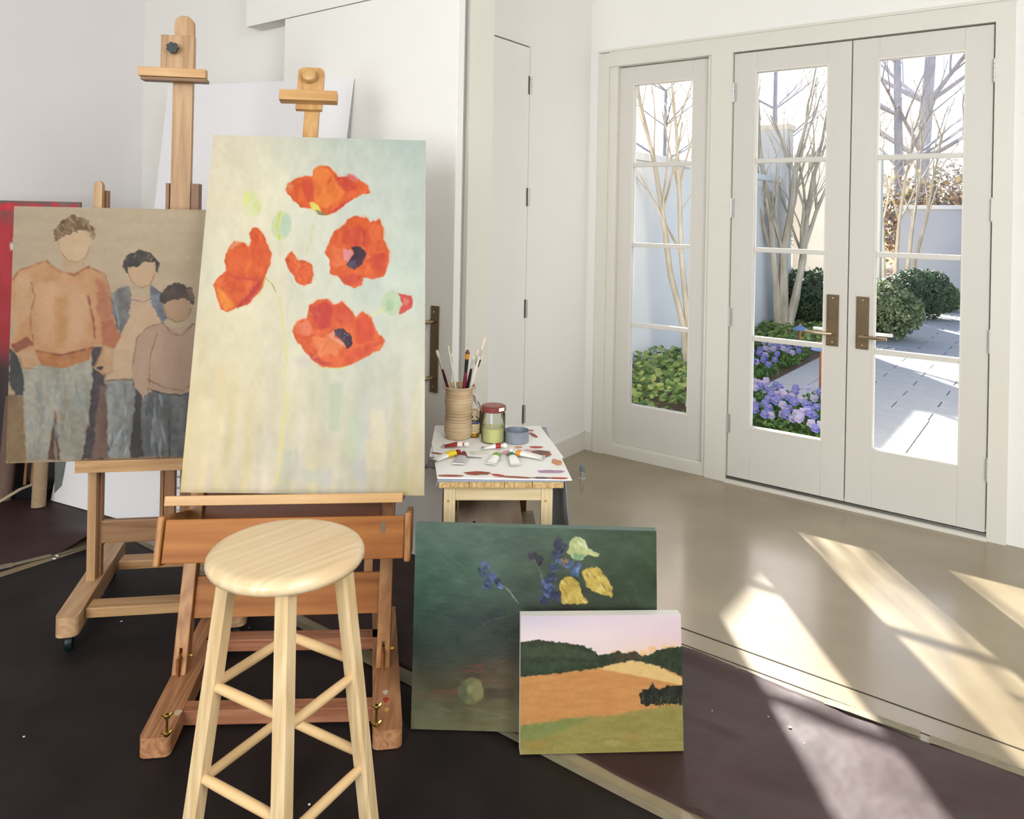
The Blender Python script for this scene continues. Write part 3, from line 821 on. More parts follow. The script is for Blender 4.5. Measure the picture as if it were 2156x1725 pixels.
# ---------------------------------------------------------------- family painting (unfinished figures)
p = Pic(340, 340, [(85, 98), (1520, 128), (1490, 1615), (38, 1668)])
p.grad([[(176, 158, 130), (184, 164, 134), (172, 150, 120)], [(172, 152, 124), (176, 154, 124), (162, 140, 112)], [(164, 142, 114), (166, 142, 114), (150, 128, 102)]], [0, .5, 1], [0, .5, 1])
p.mott(9, 6, 40); p.mott(6, 60, 60)
SK = (186, 152, 116); LN = (120, 78, 48); DK = (46, 42, 44)
p.fill([(40, 1240), (135, 1260), (145, 1655), (38, 1668)], (120, 96, 64), 8, 6, .9, 20, (40, 6))
p.fill([(60, 960), (100, 1010), (138, 1110), (135, 1260), (85, 1245), (55, 1150)], (52, 54, 54), 8, 4, .95)
p.fill([(505, 960), (560, 950), (575, 1150), (600, 1635), (445, 1640), (480, 1400), (505, 1100)], (58, 50, 52), 8, 5, .95, 26, (30, 5))
p.fill([(545, 1180), (580, 1200), (600, 1635), (500, 1640)], (122, 92, 78), 8, 6, .8, 26, (30, 5))
p.fill([(720, 1150), (772, 1250), (785, 1625), (695, 1630)], (52, 48, 46), 8, 4, .95)
p.fill([(260, 1640), (305, 1340), (335, 1650)], (84, 58, 42), 8, 4, .95)
# boy 1
p.fill([(130, 1100), (210, 1060), (350, 1080), (500, 1030), (505, 1150), (480, 1400), (450, 1640), (325, 1650), (328, 1370), (300, 1330), (262, 1640), (150, 1655), (140, 1400)], (150, 146, 132), 8, 5, .95, 34, (34, 7))
p.strokes(26, (150, 1100, 480, 1600), [(134, 146, 150), (166, 160, 146), (120, 128, 132)], 170, 22, 1.5, .5)
p.fill([(75, 545), (112, 485), (255, 430), (300, 470), (400, 515), (482, 465), (560, 500), (592, 575), (605, 700), (662, 890), (630, 965), (560, 950), (512, 940), (500, 962), (350, 1003), (190, 972), (100, 992), (62, 950), (88, 850), (72, 700)], (190, 138, 92), 7, 4, .92, 18, (20, 10))
p.fill([(190, 560), (420, 560), (500, 700), (480, 900), (340, 980), (200, 900)], (196, 154, 116), 12, 16, .7, 16, (20, 6))
p.fill([(90, 520), (180, 500), (170, 740), (80, 880)], (196, 160, 124), 12, 12, .6); p.fill([(520, 520), (580, 560), (620, 800), (560, 860), (530, 700)], (160, 96, 66), 12, 10, .7, 26, (30, 10))
p.fill([(300, 640), (370, 640), (360, 960), (300, 960)], (176, 124, 66), 16, 16, .6)
p.fill([(190, 972), (345, 1006), (512, 955), (492, 1030), (350, 1082), (222, 1062)], (166, 104, 54), 7, 4, .9, 20)
p.fill([(65, 940), (160, 890), (185, 940), (95, 992)], (124, 62, 44), 8, 5, .8); p.fill([(545, 800), (610, 780), (660, 890), (625, 960), (560, 940)], (158, 84, 56), 8, 5, .7)
p.line([(190, 975), (340, 1005), (512, 955)], 9, (118, 50, 40), .8); p.line([(260, 430), (310, 480), (400, 515), (485, 465)], 10, (150, 82, 44), .9)
p.line([(175, 560), (195, 640), (170, 760), (185, 930)], 6, (130, 80, 58), .7); p.line([(480, 640), (510, 800), (520, 900)], 8, (120, 50, 44), .8); p.line([(75, 545), (112, 485), (260, 430)], 8, (148, 86, 50), .8)
p.line([(480, 465), (570, 510), (595, 600), (610, 740)], 7, (150, 84, 56), .7)
p.fill([(355, 400), (460, 400), (465, 470), (400, 500), (340, 465)], SK, 4, 3, .9)
p.ell(408, 330, 88, 105, (196, 164, 128), 0, 4, 4, 1, 6); p.line([(320, 300), (330, 370), (370, 425), (420, 438), (465, 410), (492, 340)], 4, LN, .6)
hm = p.fill([(303, 312), (295, 245), (330, 185), (400, 152), (462, 165), (500, 208), (522, 262), (505, 305), (482, 250), (430, 238), (392, 275), (345, 272), (322, 312)], (112, 84, 52), 13, 3, 1, 60, (50, 50), 60)
p.strokes(26, (310, 165, 515, 275), [(166, 134, 84), (78, 56, 38), (140, 110, 66)], 34, 14, .9, .7, clip=hm)
p.fill([(98, 990), (190, 962), (222, 1060), (150, 1096), (120, 1080)], (180, 142, 104), 5, 3, .95); p.fill([(560, 950), (615, 972), (612, 1100), (562, 1128), (510, 1085), (540, 1000)], (184, 146, 108), 5, 3, .95)
p.line([(560, 950), (545, 1010), (512, 1085), (560, 1125), (612, 1095)], 4, LN, .7); p.ell(548, 1082, 18, 12, (52, 40, 36), 0, 6, 2, .9)
p.line([(110, 1000), (130, 1080), (210, 1088)], 4, LN, .6)
# boy 2
p.fill([(690, 650), (820, 650), (892, 790), (770, 880), (722, 1000), (712, 1142), (560, 1162), (612, 1100), (620, 965), (660, 885)], (192, 160, 128), 6, 4, .95, 10)
p.fill([(600, 622), (690, 580), (715, 645), (702, 760), (652, 880), (618, 790)], (102, 100, 98), 8, 4, .95, 40, (40, 20)); p.fill([(810, 575), (868, 612), (892, 700), (902, 780), (875, 800), (850, 755), (818, 660)], (98, 102, 112), 8, 4, .95, 36)
p.line([(612, 640), (640, 760), (650, 860)], 5, (150, 164, 184), .7); p.line([(710, 660), (770, 680), (820, 660)], 6, (120, 96, 112), .8); p.line([(700, 590), (712, 640)], 4, DK, .7)
p.fill([(570, 1172), (718, 1150), (735, 1240), (705, 1632), (592, 1632), (585, 1400)], (128, 130, 126), 8, 4, .95, 36, (40, 8)); p.line([(565, 1160), (720, 1150)], 7, (70, 66, 68), .8)
p.strokes(12, (600, 1220, 700, 1600), [(160, 176, 184), (92, 100, 104)], 120, 14, 1.75, .6)
p.ell(768, 505, 74, 86, (190, 156, 122), 0, 4, 3, 1, 6); p.line([(695, 500), (715, 555), (765, 595), (815, 570), (838, 510)], 4, LN, .6)
hm = p.fill([(665, 455), (688, 392), (758, 362), (822, 382), (862, 440), (857, 505), (832, 440), (792, 430), (752, 458), (692, 465), (692, 508), (672, 480)], (56, 46, 36), 9, 2, 1, 34, (50, 50), 60)
p.strokes(9, (690, 385, 840, 440), [(130, 108, 76), (90, 76, 56)], 46, 9, 2.0, .8, clip=hm)
# boy 3
p.fill([(770, 1260), (830, 1215), (930, 1245), (1050, 1225), (1068, 1400), (1042, 1622), (780, 1622), (765, 1400)], (96, 98, 98), 8, 4, .95, 34, (40, 8))
p.strokes(14, (790, 1260, 900, 1600), [(140, 150, 160), (70, 74, 80)], 150, 22, 1.5, .6); p.line([(915, 1400), (920, 1620)], 6, DK, .8)
p.fill([(722, 1060), (742, 900), (800, 830), (882, 805), (970, 872), (1042, 810), (1120, 842), (1162, 930), (1152, 1210), (1100, 1268), (1050, 1190), (980, 1242), (880, 1222), (802, 1200), (772, 1252), (725, 1200)], (170, 140, 118), 6, 4, .95, 12, (20, 14))
p.line([(880, 805), (930, 870), (985, 882), (1042, 812)], 7, (112, 84, 72), .8); p.line([(850, 870), (815, 1000), (808, 1180)], 5, (116, 84, 70), .7); p.line([(1060, 870), (1085, 1000), (1078, 1150)], 5, (116, 84, 70), .7)
p.line([(800, 1150), (890, 1200), (990, 1215), (1080, 1150)], 6, (112, 74, 54), .8); p.line([(722, 1060), (742, 900), (800, 830), (882, 805)], 5, (110, 84, 66), .7); p.line([(1042, 810), (1120, 842), (1162, 930), (1152, 1210)], 5, (110, 84, 66), .7)
p.line([(800, 1208), (880, 1235), (980, 1248), (1052, 1225)], 7, (50, 44, 42), .8)
p.ell(958, 712, 74, 92, (170, 136, 104), 0, 4, 3, 1, 6); p.line([(885, 700), (900, 770), (955, 802), (1010, 780), (1035, 715)], 4, (96, 66, 44), .6)
hm = p.fill([(862, 650), (882, 592), (960, 560), (1042, 592), (1057, 650), (1040, 692), (1002, 652), (930, 662), (892, 692), (868, 680)], (66, 48, 36), 9, 2, 1, 30, (50, 50), 60)
p.fill([(1000, 600), (1045, 600), (1050, 670), (1020, 650)], (112, 90, 68), 6, 5, .8, clip=hm)
E2X = math.radians(9.0)
E2P = V3((-1.7697, 2.68, 0)); ex2 = V3((math.cos(E2X), math.sin(E2X), 0)); ey2 = V3((-math.sin(E2X), math.cos(E2X), 0))
def E2W(x, y, z): return E2P+ex2*x+ey2*y+V3((0, 0, z))
family = canvas_thing('family_painting', 'unfinished tan painting of three faceless boys on the rear easel', [E2W(.0075, 0, 1.4955), E2W(.925, 0, 1.4955), E2W(.918, 0, .585), E2W(-.003, 0, .585)], 0.02, p, M['canvas_tan'], M['oilpaint'], .72)

# ---------------------------------------------------------------- green still life
p = Pic(340, 280, [(112, 125), (1792, 130), (1808, 1565), (80, 1558)])
p.grad([[(92, 114, 102), (84, 106, 92), (78, 98, 82), (62, 80, 56)], [(70, 104, 86), (76, 98, 82), (66, 76, 62), (54, 72, 48)], [(56, 86, 72), (58, 74, 64), (52, 56, 46), (46, 60, 40)],
        [(50, 64, 58), (54, 60, 52), (62, 62, 50), (60, 62, 42)], [(78, 76, 56), (88, 76, 54), (84, 70, 50), (72, 68, 44)], [(110, 110, 80), (114, 110, 78), (112, 104, 72), (98, 94, 60)]], [0, .33, .6, 1], [0, .22, .42, .6, .78, 1])
p.mott(16, 10, 10); p.mott(10, 26, 26); p.mott(8, 18, 60)
p.strokes(46, (1350, 160, 1780, 620), [(80, 104, 60), (60, 80, 50), (52, 70, 44)], 130, 9, 1.0, .35); p.strokes(24, (110, 160, 700, 600), [(98, 124, 110), (70, 104, 88)], 170, 22, .5, .25)
p.strokes(30, (120, 700, 820, 1050), [(46, 54, 56), (74, 74, 62), (60, 80, 78)], 190, 14, -.1, .4); p.strokes(14, (450, 1050, 800, 1240), [(118, 70, 52), (96, 62, 46)], 160, 20, .05, .4); p.strokes(8, (120, 1280, 460, 1360), [(126, 72, 54)], 160, 18, .1, .5)
p.fill([(330, 760), (560, 740), (740, 700), (700, 820), (420, 840)], (48, 58, 58), 20, 20, .6)
p.line([(520, 880), (600, 800), (720, 760), (830, 715)], 5, (112, 114, 92), .5)
def blob(x, y, r, c, a=.9):
    mm = p.ell(x, y, r*1.05, r*.8, c, random.uniform(-1.5, 1.5), 14, 4, a, 40, 70)
    p.strokes(4, (x-r*.8, y-r*.8, x+r*.8, y+r*.8), [tuple(min(255, v*1.35) for v in c), tuple(v*.6 for v in c)], r*1.3, r*.4, random.uniform(0, 3), .6)
for x, y, r, c in ((935, 325, 34, (48, 40, 52)), (975, 355, 34, (40, 34, 46)), (1120, 250, 52, (54, 56, 72)), (1095, 320, 42, (62, 70, 92)), (1180, 380, 36, (78, 94, 134)), (1225, 430, 36, (86, 106, 148)), (1250, 390, 30, (106, 124, 162)), (1110, 350, 26, (76, 94, 132)),
                   (1160, 355, 26, (150, 120, 92)), (1040, 560, 52, (54, 66, 98)), (1025, 515, 36, (98, 114, 158)), (1050, 590, 36, (78, 92, 134)), (1010, 625, 36, (50, 60, 88)), (1090, 600, 44, (44, 52, 76)), (1060, 480, 44, (52, 64, 86)), (1075, 400, 32, (60, 78, 110)), (1000, 450, 20, (90, 102, 90)),
                   (600, 400, 34, (84, 98, 134)), (575, 450, 32, (62, 74, 104)), (650, 480, 38, (76, 88, 130)), (610, 530, 40, (56, 66, 98)), (690, 510, 26, (50, 54, 82)), (705, 542, 18, (104, 122, 176))): blob(x, y, r, c)
p.line([(735, 540), (775, 585), (830, 660)], 6, (150, 156, 130), .9); p.line([(940, 350), (975, 410), (1000, 480)], 6, (110, 124, 104), .8)
m = p.fill([(1170, 285), (1190, 215), (1240, 180), (1300, 205), (1315, 262), (1400, 305), (1385, 325), (1310, 300), (1270, 345), (1215, 335)], (186, 194, 136), 9, 3, 1, 30, (40, 40)); p.fill([(1215, 300), (1300, 310), (1260, 350), (1210, 340)], (96, 140, 104), 7, 6, .7); p.strokes(10, (1200, 190, 1310, 270), [(220, 224, 186), (160, 170, 110)], 60, 14, 1.0, .7, clip=m)
for o_ in ([(1268, 425), (1330, 390), (1395, 398), (1450, 465), (1490, 530), (1485, 602), (1430, 580), (1350, 560), (1300, 525), (1285, 460)], [(1118, 525), (1150, 470), (1200, 462), (1252, 510), (1272, 580), (1322, 636), (1240, 656), (1138, 652)]):
    m = p.fill(o_, (192, 168, 84), 10, 3, 1, 34, (46, 40)); xs = [q[0] for q in o_]; ys = [q[1] for q in o_]
    p.strokes(22, (min(xs), min(ys), max(xs), max(ys)), [(222, 202, 128), (160, 130, 60), (206, 178, 92)], 70, 18, .9, .8, clip=m)
p.fill([(560, 1265), (800, 1260), (800, 1320), (600, 1340)], (66, 56, 42), 12, 12, .6)
p.ell(503, 1283, 88, 95, (112, 112, 76), 0, 6, 4, 1, 14); p.ell(545, 1275, 40, 74, (134, 132, 86), 0, 8, 10, .8); p.ell(450, 1290, 30, 78, (84, 90, 66), 0, 8, 10, .7); p.ell(490, 1270, 20, 26, (150, 148, 104), 0, 6, 6, .7)
p.strokes(14, (150, 1400, 820, 1540), [(126, 118, 88), (100, 108, 76)], 240, 30, .02, .35)
greenp = canvas_thing('still_life_painting', 'large dark green still life canvas leaning on the floor behind the landscape', [V3((-.268, 2.247, .572)), V3((.443, 2.233, .572)), V3((.447, 2.176, .006)), V3((-.264, 2.187, .006))], 0.034, p, M['canvas_green'], M['oilgloss'], .78)

# ---------------------------------------------------------------- small landscape
p = Pic(300, 230, [(852, 690), (1958, 690), (1975, 1632), (850, 1636)])
p.grad([[(196, 186, 202), (214, 196, 206), (218, 198, 204)], [(222, 206, 206), (224, 204, 204), (216, 190, 196)], [(222, 206, 200), (222, 202, 196), (228, 196, 168)], [(180, 130, 70), (190, 140, 80), (190, 140, 80)], [(180, 126, 70), (182, 130, 74), (170, 130, 74)], [(134, 124, 64), (140, 130, 72), (136, 124, 62)]], [0, .5, 1], [0, .15, .3, .45, .62, 1])
p.fill([(840, 1090), (1150, 1070), (1500, 1000), (1990, 1110), (1990, 1330), (1500, 1390), (840, 1440)], (188, 132, 76), 4, 3, 1, 12, (12, 50))
p.fill([(1380, 1055), (1500, 1025), (1620, 1005), (1755, 1030), (1985, 1140), (1985, 1185), (1700, 1120)], (212, 178, 116), 4, 6, 1, 10)
p.fill([(840, 1440), (1200, 1400), (1500, 1375), (1990, 1300), (1990, 1660), (840, 1660)], (140, 130, 70), 10, 5, 1, 14, (12, 50))
p.fill([(850, 1440), (1050, 1410), (1350, 1385), (1300, 1420), (1000, 1520), (850, 1550)], (112, 124, 70), 16, 14, .8); p.ell(1480, 1570, 60, 18, (160, 148, 96), 0, 8, 12, .7); p.ell(960, 1570, 90, 20, (156, 122, 60), 0, 8, 12, .6); p.ell(1620, 1530, 90, 14, (160, 124, 66), 0, 8, 12, .6)
for x in (1500, 1600, 1700, 1760, 1850, 1900): p.ell(x, 960 if x < 1760 else 930, 26, 26, (228, 170, 96), 0, 10, 12, .7)
p.fill([(840, 875), (900, 860), (960, 850), (1060, 868), (1200, 880), (1330, 915), (1390, 962), (1440, 960), (1500, 950), (1520, 932), (1558, 962), (1640, 938), (1690, 975), (1745, 965), (1790, 932), (1880, 920), (1990, 908), (1990, 1135), (1900, 1085), (1755, 1032), (1620, 1005), (1500, 1022), (1400, 1050), (1180, 1080), (950, 1098), (840, 1108)], (46, 56, 38), 7, 3, 1, 16, (50, 26), 70)
p.fill([(850, 900), (1100, 880), (1350, 950), (1380, 990), (1100, 985), (850, 965)], (66, 76, 52), 14, 12, .7); p.fill([(860, 1010), (1200, 1000), (1400, 1020), (1200, 1050), (900, 1070)], (54, 70, 46), 14, 10, .7); p.fill([(1500, 955), (1650, 950), (1700, 990), (1620, 1000), (1510, 1010)], (72, 62, 44), 8, 5, .8, 20, (60, 8))
p.fill([(1668, 1245), (1700, 1200), (1735, 1205), (1755, 1165), (1800, 1205), (1870, 1182), (1910, 1180), (1990, 1175), (1990, 1318), (1850, 1308), (1700, 1315), (1672, 1285)], (34, 36, 28), 12, 3, 1, 18, (60, 14), 70); p.strokes(26, (1690, 1255, 1975, 1315), [(86, 96, 58), (62, 72, 46)], 46, 9, 1.5, .6)
land = canvas_thing('landscape_painting', 'small landscape canvas of orange field and dark trees standing on floor in front', [V3((.046, 2.139, .363)), V3((.504, 2.166, .362)), V3((.508, 2.117, .0065)), V3((.050, 2.090, .0065))], 0.036, p, M['canvas_side'], M['oilpaint'], .85)

# ---------------------------------------------------------------- red painting at far left
p = Pic(150, 240, [(-160, 45), (480, 55), (470, 1700), (-150, 1700)])
p.grad([[(110, 84, 78), (116, 88, 80)], [(176, 30, 42), (176, 34, 44)], [(170, 30, 40), (160, 34, 42)], [(60, 36, 40), (54, 34, 38)], [(40, 28, 30), (44, 30, 32)]], [0, 1], [0, .1, .5, .58, 1])
p.mott(16, 14, 14)
p.fill([(-50, 70), (40, 60), (110, 80), (190, 62), (260, 80), (270, 110), (-50, 112)], (196, 34, 52), 10, 4); p.fill([(290, 62), (330, 62), (360, 90), (450, 60), (470, 110), (310, 115)], (196, 34, 52), 10, 4)
p.fill([(36, 300), (78, 240), (82, 340), (40, 345)], (206, 196, 186), 8, 3); p.line([(40, 310), (80, 270)], 4, (60, 50, 50)); p.fill([(-20, 100), (80, 110), (70, 240), (30, 200)], (138, 62, 60), 14, 8, .6)
red = canvas_thing('red_painting', 'red and grey abstract canvas leaning in the corner behind the rear easel', [V3((-2.83, 4.03, 1.53)), V3((-2.37, 4.16, 1.53)), V3((-2.33, 4.07, .012)), V3((-2.80, 3.92, .012))], 0.025, p, M['brownside'], M['oilpaint'], .9)


# ================================================================== WHITE BOARDS
def board(label, P4, thick=0.006):
    base = (P4[3]+P4[2])/2; t = [q-base for q in P4]
    n = (t[1]-t[0]).cross(t[3]-t[0]).normalized()
    if n.y > 0: n = -n
    bk = [q-n*thick for q in t]
    o = MB().add([q[:] for q in t]+[q[:] for q in bk], [(0, 1, 2, 3), (7, 6, 5, 4), (0, 4, 5, 1), (1, 5, 6, 2), (2, 6, 7, 3), (3, 7, 4, 0)]).build('white_board', M['white_board'])
    o.location = base
    return tag(o, label, 'board')


# big sheet leaning on sliding panel
board('very tall white foam board leaning against the sliding panel behind the poppy canvas', [W(-1.80, -1.85, 2.235), W(-.195, -1.845, 2.128), W(-.28, -2.05, 0.004), W(-1.68, -2.14, 0.004)])
# angled sheet low at left
board('white board standing low at an angle behind the rear easel post', [V3((-2.20, 4.05, 1.18)), V3((-1.72, 3.81, 1.18)), V3((-1.845, 3.634, 0.004)), V3((-2.325, 3.862, 0.004))])
board('white board standing square behind the rear easel crossbar', [V3((-1.82, 3.71, 1.25)), V3((-1.22, 3.73, 1.25)), V3((-1.22, 3.615, 0.004)), V3((-1.855, 3.60, 0.004))])


# ================================================================== FRONT EASEL
E1 = thing('studio_easel', 'oiled wooden crank easel holding the poppy canvas behind the stool', 'easel', (-.69, 2.386, 0), math.radians(5.4))
E1M = rz_m((-.69, 2.386, 0), math.radians(5.4)); E1I = E1M.inverted()
def l1(x, y, z): return E1I @ V3((x, y, z))
T = Matrix.Translation((0, 0, .055)) @ Matrix.Rotation(-math.radians(17.1), 4, 'X')
# feet
def rounded_bar(p0, p1, w, h, rr=0.018, notch=False):
    """flat bar with rounded front corners, p0 front"""
    d = (p1-p0); L = d.length; d.normalize(); s_ = V3((d.y, -d.x, 0))
    prof = []
    for k in range(6): a = PI+PI/2*k/5; prof.append((-w/2+rr+rr*math.cos(a), rr+rr*math.sin(a)))
    for k in range(6): a = 1.5*PI+PI/2*k/5; prof.append((w/2-rr+rr*math.cos(a), rr+rr*math.sin(a)))
    prof += [(w/2, L), (-w/2, L)]
    return [(p0+s_*a+d*b) for a, b in prof]
for (f, b, nm) in ((l1(-.943, 2.053, 0), l1(-1.032, 2.72, 0), 'foot'), (l1(-.318, 2.104, 0), l1(-.440, 2.765, 0), 'foot')):
    pts = rounded_bar(f, b, .082, .058)
    MB().prism([(q.x, q.y) for q in pts], .004, .058).build(nm, M['fir_y'], E1)
for (x, y, r, c_) in ((-.345, 2.235, .009, (176, 62, 46)), (-.352, 2.27, .008, (206, 190, 170)), (-.335, 2.19, .007, (200, 160, 90)), (-.925, 2.16, .010, (196, 180, 150))):
    q = l1(x, y, 0); MB().prism([(q.x+r*math.cos(a)*(1+.2*math.sin(a*3)), q.y+1.3*r*math.sin(a)) for a in np.linspace(0, 2*PI, 12)[:-1]], .058, .0586).build('paint_spot', mat('spot', c_, .5), E1)
MB().beam(l1(-.98, 2.19, .035), l1(-.36, 2.228, .035), .048, .042).build('crossbar', M['fir_x'], E1)
MB().beam(l1(-1.0, 2.555, .038), l1(-.42, 2.593, .038), .055, .04).build('crossbar', M['fir_x'], E1)
for x, y in ((-.913, 2.062), (-.352, 2.118)):
    q = l1(x, y, 0)
    bo = MB().lathe([(.0035, .056), (.0035, .118)], 10, (q.x, q.y, 0)).build('leveling_bolt', M['brass'], E1, True)
    for z in (.064, .112):
        nn = MB().lathe([(.004, z-.006), (.0085, z-.003), (.0085, z+.003), (.004, z+.006)], 8, (q.x, q.y, 0))
        for sgn in (-1, 1): nn.tube([(q.x+sgn*.003, q.y, z), (q.x+sgn*.013, q.y+sgn*.003, z+.008)], [.003, .004], 6)
        nn.build('wing_nut', M['brass'], bo, True)
# posts with forked feet
for s_, xc in ((-1, -.315), (1, .308)):
    for (a, b) in ((xc-.021, xc-.004), (xc+.004, xc+.021)): MB(T).bbox(a, b, -.022, .024, -.012, .075, .003).build('post_fork', M['oil_z'], E1)
    MB(T).bbox(xc-.021, xc+.021, -.022, .024, .07, 1.02, .003).build('post', M['oil_z'], E1)
    MB().prism_xz([(xc-.0035, 0), (xc+.0035, 0), (xc+.0035, .11), (xc-.0035, .11)], -.035, .02).build('hinge_tongue', M['oil_xr'], E1)
    MB(T).lathe([(.006, 0), (.006, .012)], 8, (xc+.02, 0, .045), (1, 0, 0)).build('bolt', M['brass'], E1, True)
MB(T).bbox(-.295, .288, -.004, .018, .150, .272, .002).build('cross_rail', M['oil_x'], E1)
MB(T).bbox(-.295, .288, -.002, .018, .42, .53, .002).build('cross_rail', M['oil_xr'], E1)
MB(T).bbox(-.295, .288, .0, .022, .93, 1.0, .002).build('cross_rail', M['oil_x'], E1)
for a in (-.252, .248): MB(T).bbox(a-.014, a+.014, .0, .018, .272, .42, .002).build('inner_rail', M['oil_z'], E1)
# paint tray box: sloping shelf with cheeks
MB(T).bbox(-.322, .372, -.285, -.268, .345, .464, .004).build('tray_front', M['oil_x'], E1)
MB(T).bbox(-.322, .372, -.268, -.03, .348, .356, .001).build('tray_bottom', M['oil_xr'], E1)
for x in (-.344, .373):
    MB(T).bbox(x, x+.019, -.295, -.03, .336, .474, .008, 3).build('tray_cheek', M['oil_z'], E1)
MB(T).box(.302, .316, -.2858, -.285, .418, .448).build('paint_smear', pmat('grey_smear', (118, 104, 84)), E1)
# canvas ledge
MB(T).bbox(-.352, .362, -.215, -.016, .500, .5135, .002).build('canvas_ledge', M['oil_l'], E1)
MB(T).bbox(-.352, .362, -.225, -.207, .498, .5265, .002).build('ledge_lip', M['oil_l'], E1)
# mast and upper clamp
MB(T).bbox(-.076, -.02, .024, .05, .16, 2.02, .003).build('mast', M['oil_lz'], E1)
def round_top(x0, x1, z0, z1, r=.022):
    q = [(x0, z0), (x1, z0)]
    q += [(x1-r+r*math.cos(a), z1-r+r*math.sin(a)) for a in np.linspace(0, PI/2, 6)]
    q += [(x0+r+r*math.cos(a), z1-r+r*math.sin(a)) for a in np.linspace(PI/2, PI, 6)]
    return q
cl = MB(T).prism_xz(round_top(-.106, -.006, 1.925, 2.106), .0, .022).build('clamp_block', M['oil_lz'], E1)
MB(T).bbox(-.163, .055, -.042, .0, 1.945, 1.988, .003).build('clamp_bar', M['oil_l'], E1)
MB(T).lathe([(.012, 0), (.014, .008), (.027, .014), (.0285, .024), (.024, .034), (.012, .040), (.002, .041)], 28, (-.059, .0, 2.058), (0, -1, 0)).build('clamp_knob', M['oil_l'], E1, True)

# ================================================================== REAR EASEL
E2 = thing('studio_easel', 'upright beech H-frame easel on casters holding the painting of boys', 'easel', E2P, E2X)
E2I = rz_m(E2P, E2X).inverted()
def l2(x, y, z): return E2I @ V3((x, y, z))
f0, b0 = l2(-1.456, 2.515, 0), l2(-1.602, 3.115, 0)
off = V3((.538, .0, 0))
for o_ in (V3((0, 0, 0)), off):
    pts = rounded_bar(f0+o_, b0+o_, .072, .065, .024)
    MB().prism([(q.x, q.y) for q in pts], .064, .13).build('foot', M['beech_y'], E2)
    for q in (f0+o_+(b0-f0)*.07, f0+o_+(b0-f0)*.93):
        cs = MB().lathe([(.02, -.013), (.028, -.010), (.030, 0), (.028, .010), (.02, .013)], 24, (q.x, q.y, .0305), (1, .2, 0)).build('caster', M['rubber'], E2, True)
        MB().box(q.x-.018, q.x+.018, q.y-.01, q.y+.01, .048, .066).build('caster_plate', M['black_plastic'], cs)
def xb(y0, z0, z1, dep, nm='crossbar', m=M['beech_x'], x0=None, x1=None):
    MB().bbox(x0, x1, y0, y0+dep, z0, z1, .003).build(nm, m, E2)
qa = l2(-1.43, 2.63, 0); qb = l2(-1.50, 2.98, 0)
xb(qa.y-.035, .088, .121, .068, x0=qa.x-.01, x1=qa.x+.52)
xb(qb.y-.03, .088, .121, .062, x0=qb.x-.01, x1=qb.x+.52)
for xc in (.264, .806):
    MB().prism_xz([(xc-.0145, .129), (xc+.0145, .129), (xc+.0145, 1.57)]+[(xc+.0145*math.cos(a), 1.575+.019*math.sin(a)) for a in np.linspace(0, PI, 9)]+[(xc-.0145, 1.57)], .05, .078).build('upright', M['beech_z'], E2)
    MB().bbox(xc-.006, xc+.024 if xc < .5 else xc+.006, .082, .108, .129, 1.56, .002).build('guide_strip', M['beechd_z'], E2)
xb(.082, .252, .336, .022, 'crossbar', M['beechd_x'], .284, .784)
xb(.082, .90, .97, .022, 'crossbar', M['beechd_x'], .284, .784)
# ledge
MB().bbox(.236, .836, -.024, .05, .555, .568, .002).build('canvas_ledge', M['beech_x'], E2)
MB().bbox(.236, .836, -.036, -.022, .553, .595, .002).build('ledge_lip', M['beech_x'], E2)
# mast
arc = [(.504, .10)]
mp_ = [(.497, .62), (.570, .62), (.5735, 2.175)]+[(.539+.0345*math.cos(a), 2.195+.034*math.sin(a)) for a in np.linspace(0, PI, 12)]+[(.504, 2.175)]
MB().prism_xz(mp_, .10, .128).build('mast', M['beech_z'], E2)
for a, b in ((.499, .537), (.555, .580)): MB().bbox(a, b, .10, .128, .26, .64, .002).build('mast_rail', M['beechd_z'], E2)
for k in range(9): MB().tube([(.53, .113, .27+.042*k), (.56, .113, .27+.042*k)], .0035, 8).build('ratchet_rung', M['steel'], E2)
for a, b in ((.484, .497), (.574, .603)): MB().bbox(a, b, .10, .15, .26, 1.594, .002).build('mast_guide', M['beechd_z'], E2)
MB().bbox(.468, .584, .062, .10, 1.99, 2.145, .002).build('clamp_block', M['beech_z'], E2)
MB().bbox(.398, .634, .035, .075, 1.985, 2.018, .002).build('clamp_bar', M['oil_l'], E2)
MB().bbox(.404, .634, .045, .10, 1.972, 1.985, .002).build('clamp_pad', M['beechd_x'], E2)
kn = MB(); n_ = 40
kp = [((.0195+.0022*math.cos(7*2*PI*k/n_))*math.cos(2*PI*k/n_)+.516, (.0195+.0022*math.cos(7*2*PI*k/n_))*math.sin(2*PI*k/n_)+2.092) for k in range(n_)]
kn.prism_xz(kp, .03, .046); kn.lathe([(.009, 0), (.009, .02)], 12, (.516, .064, 2.092), (0, -1, 0))
kn.build('clamp_knob', M['black_plastic'], E2, True)

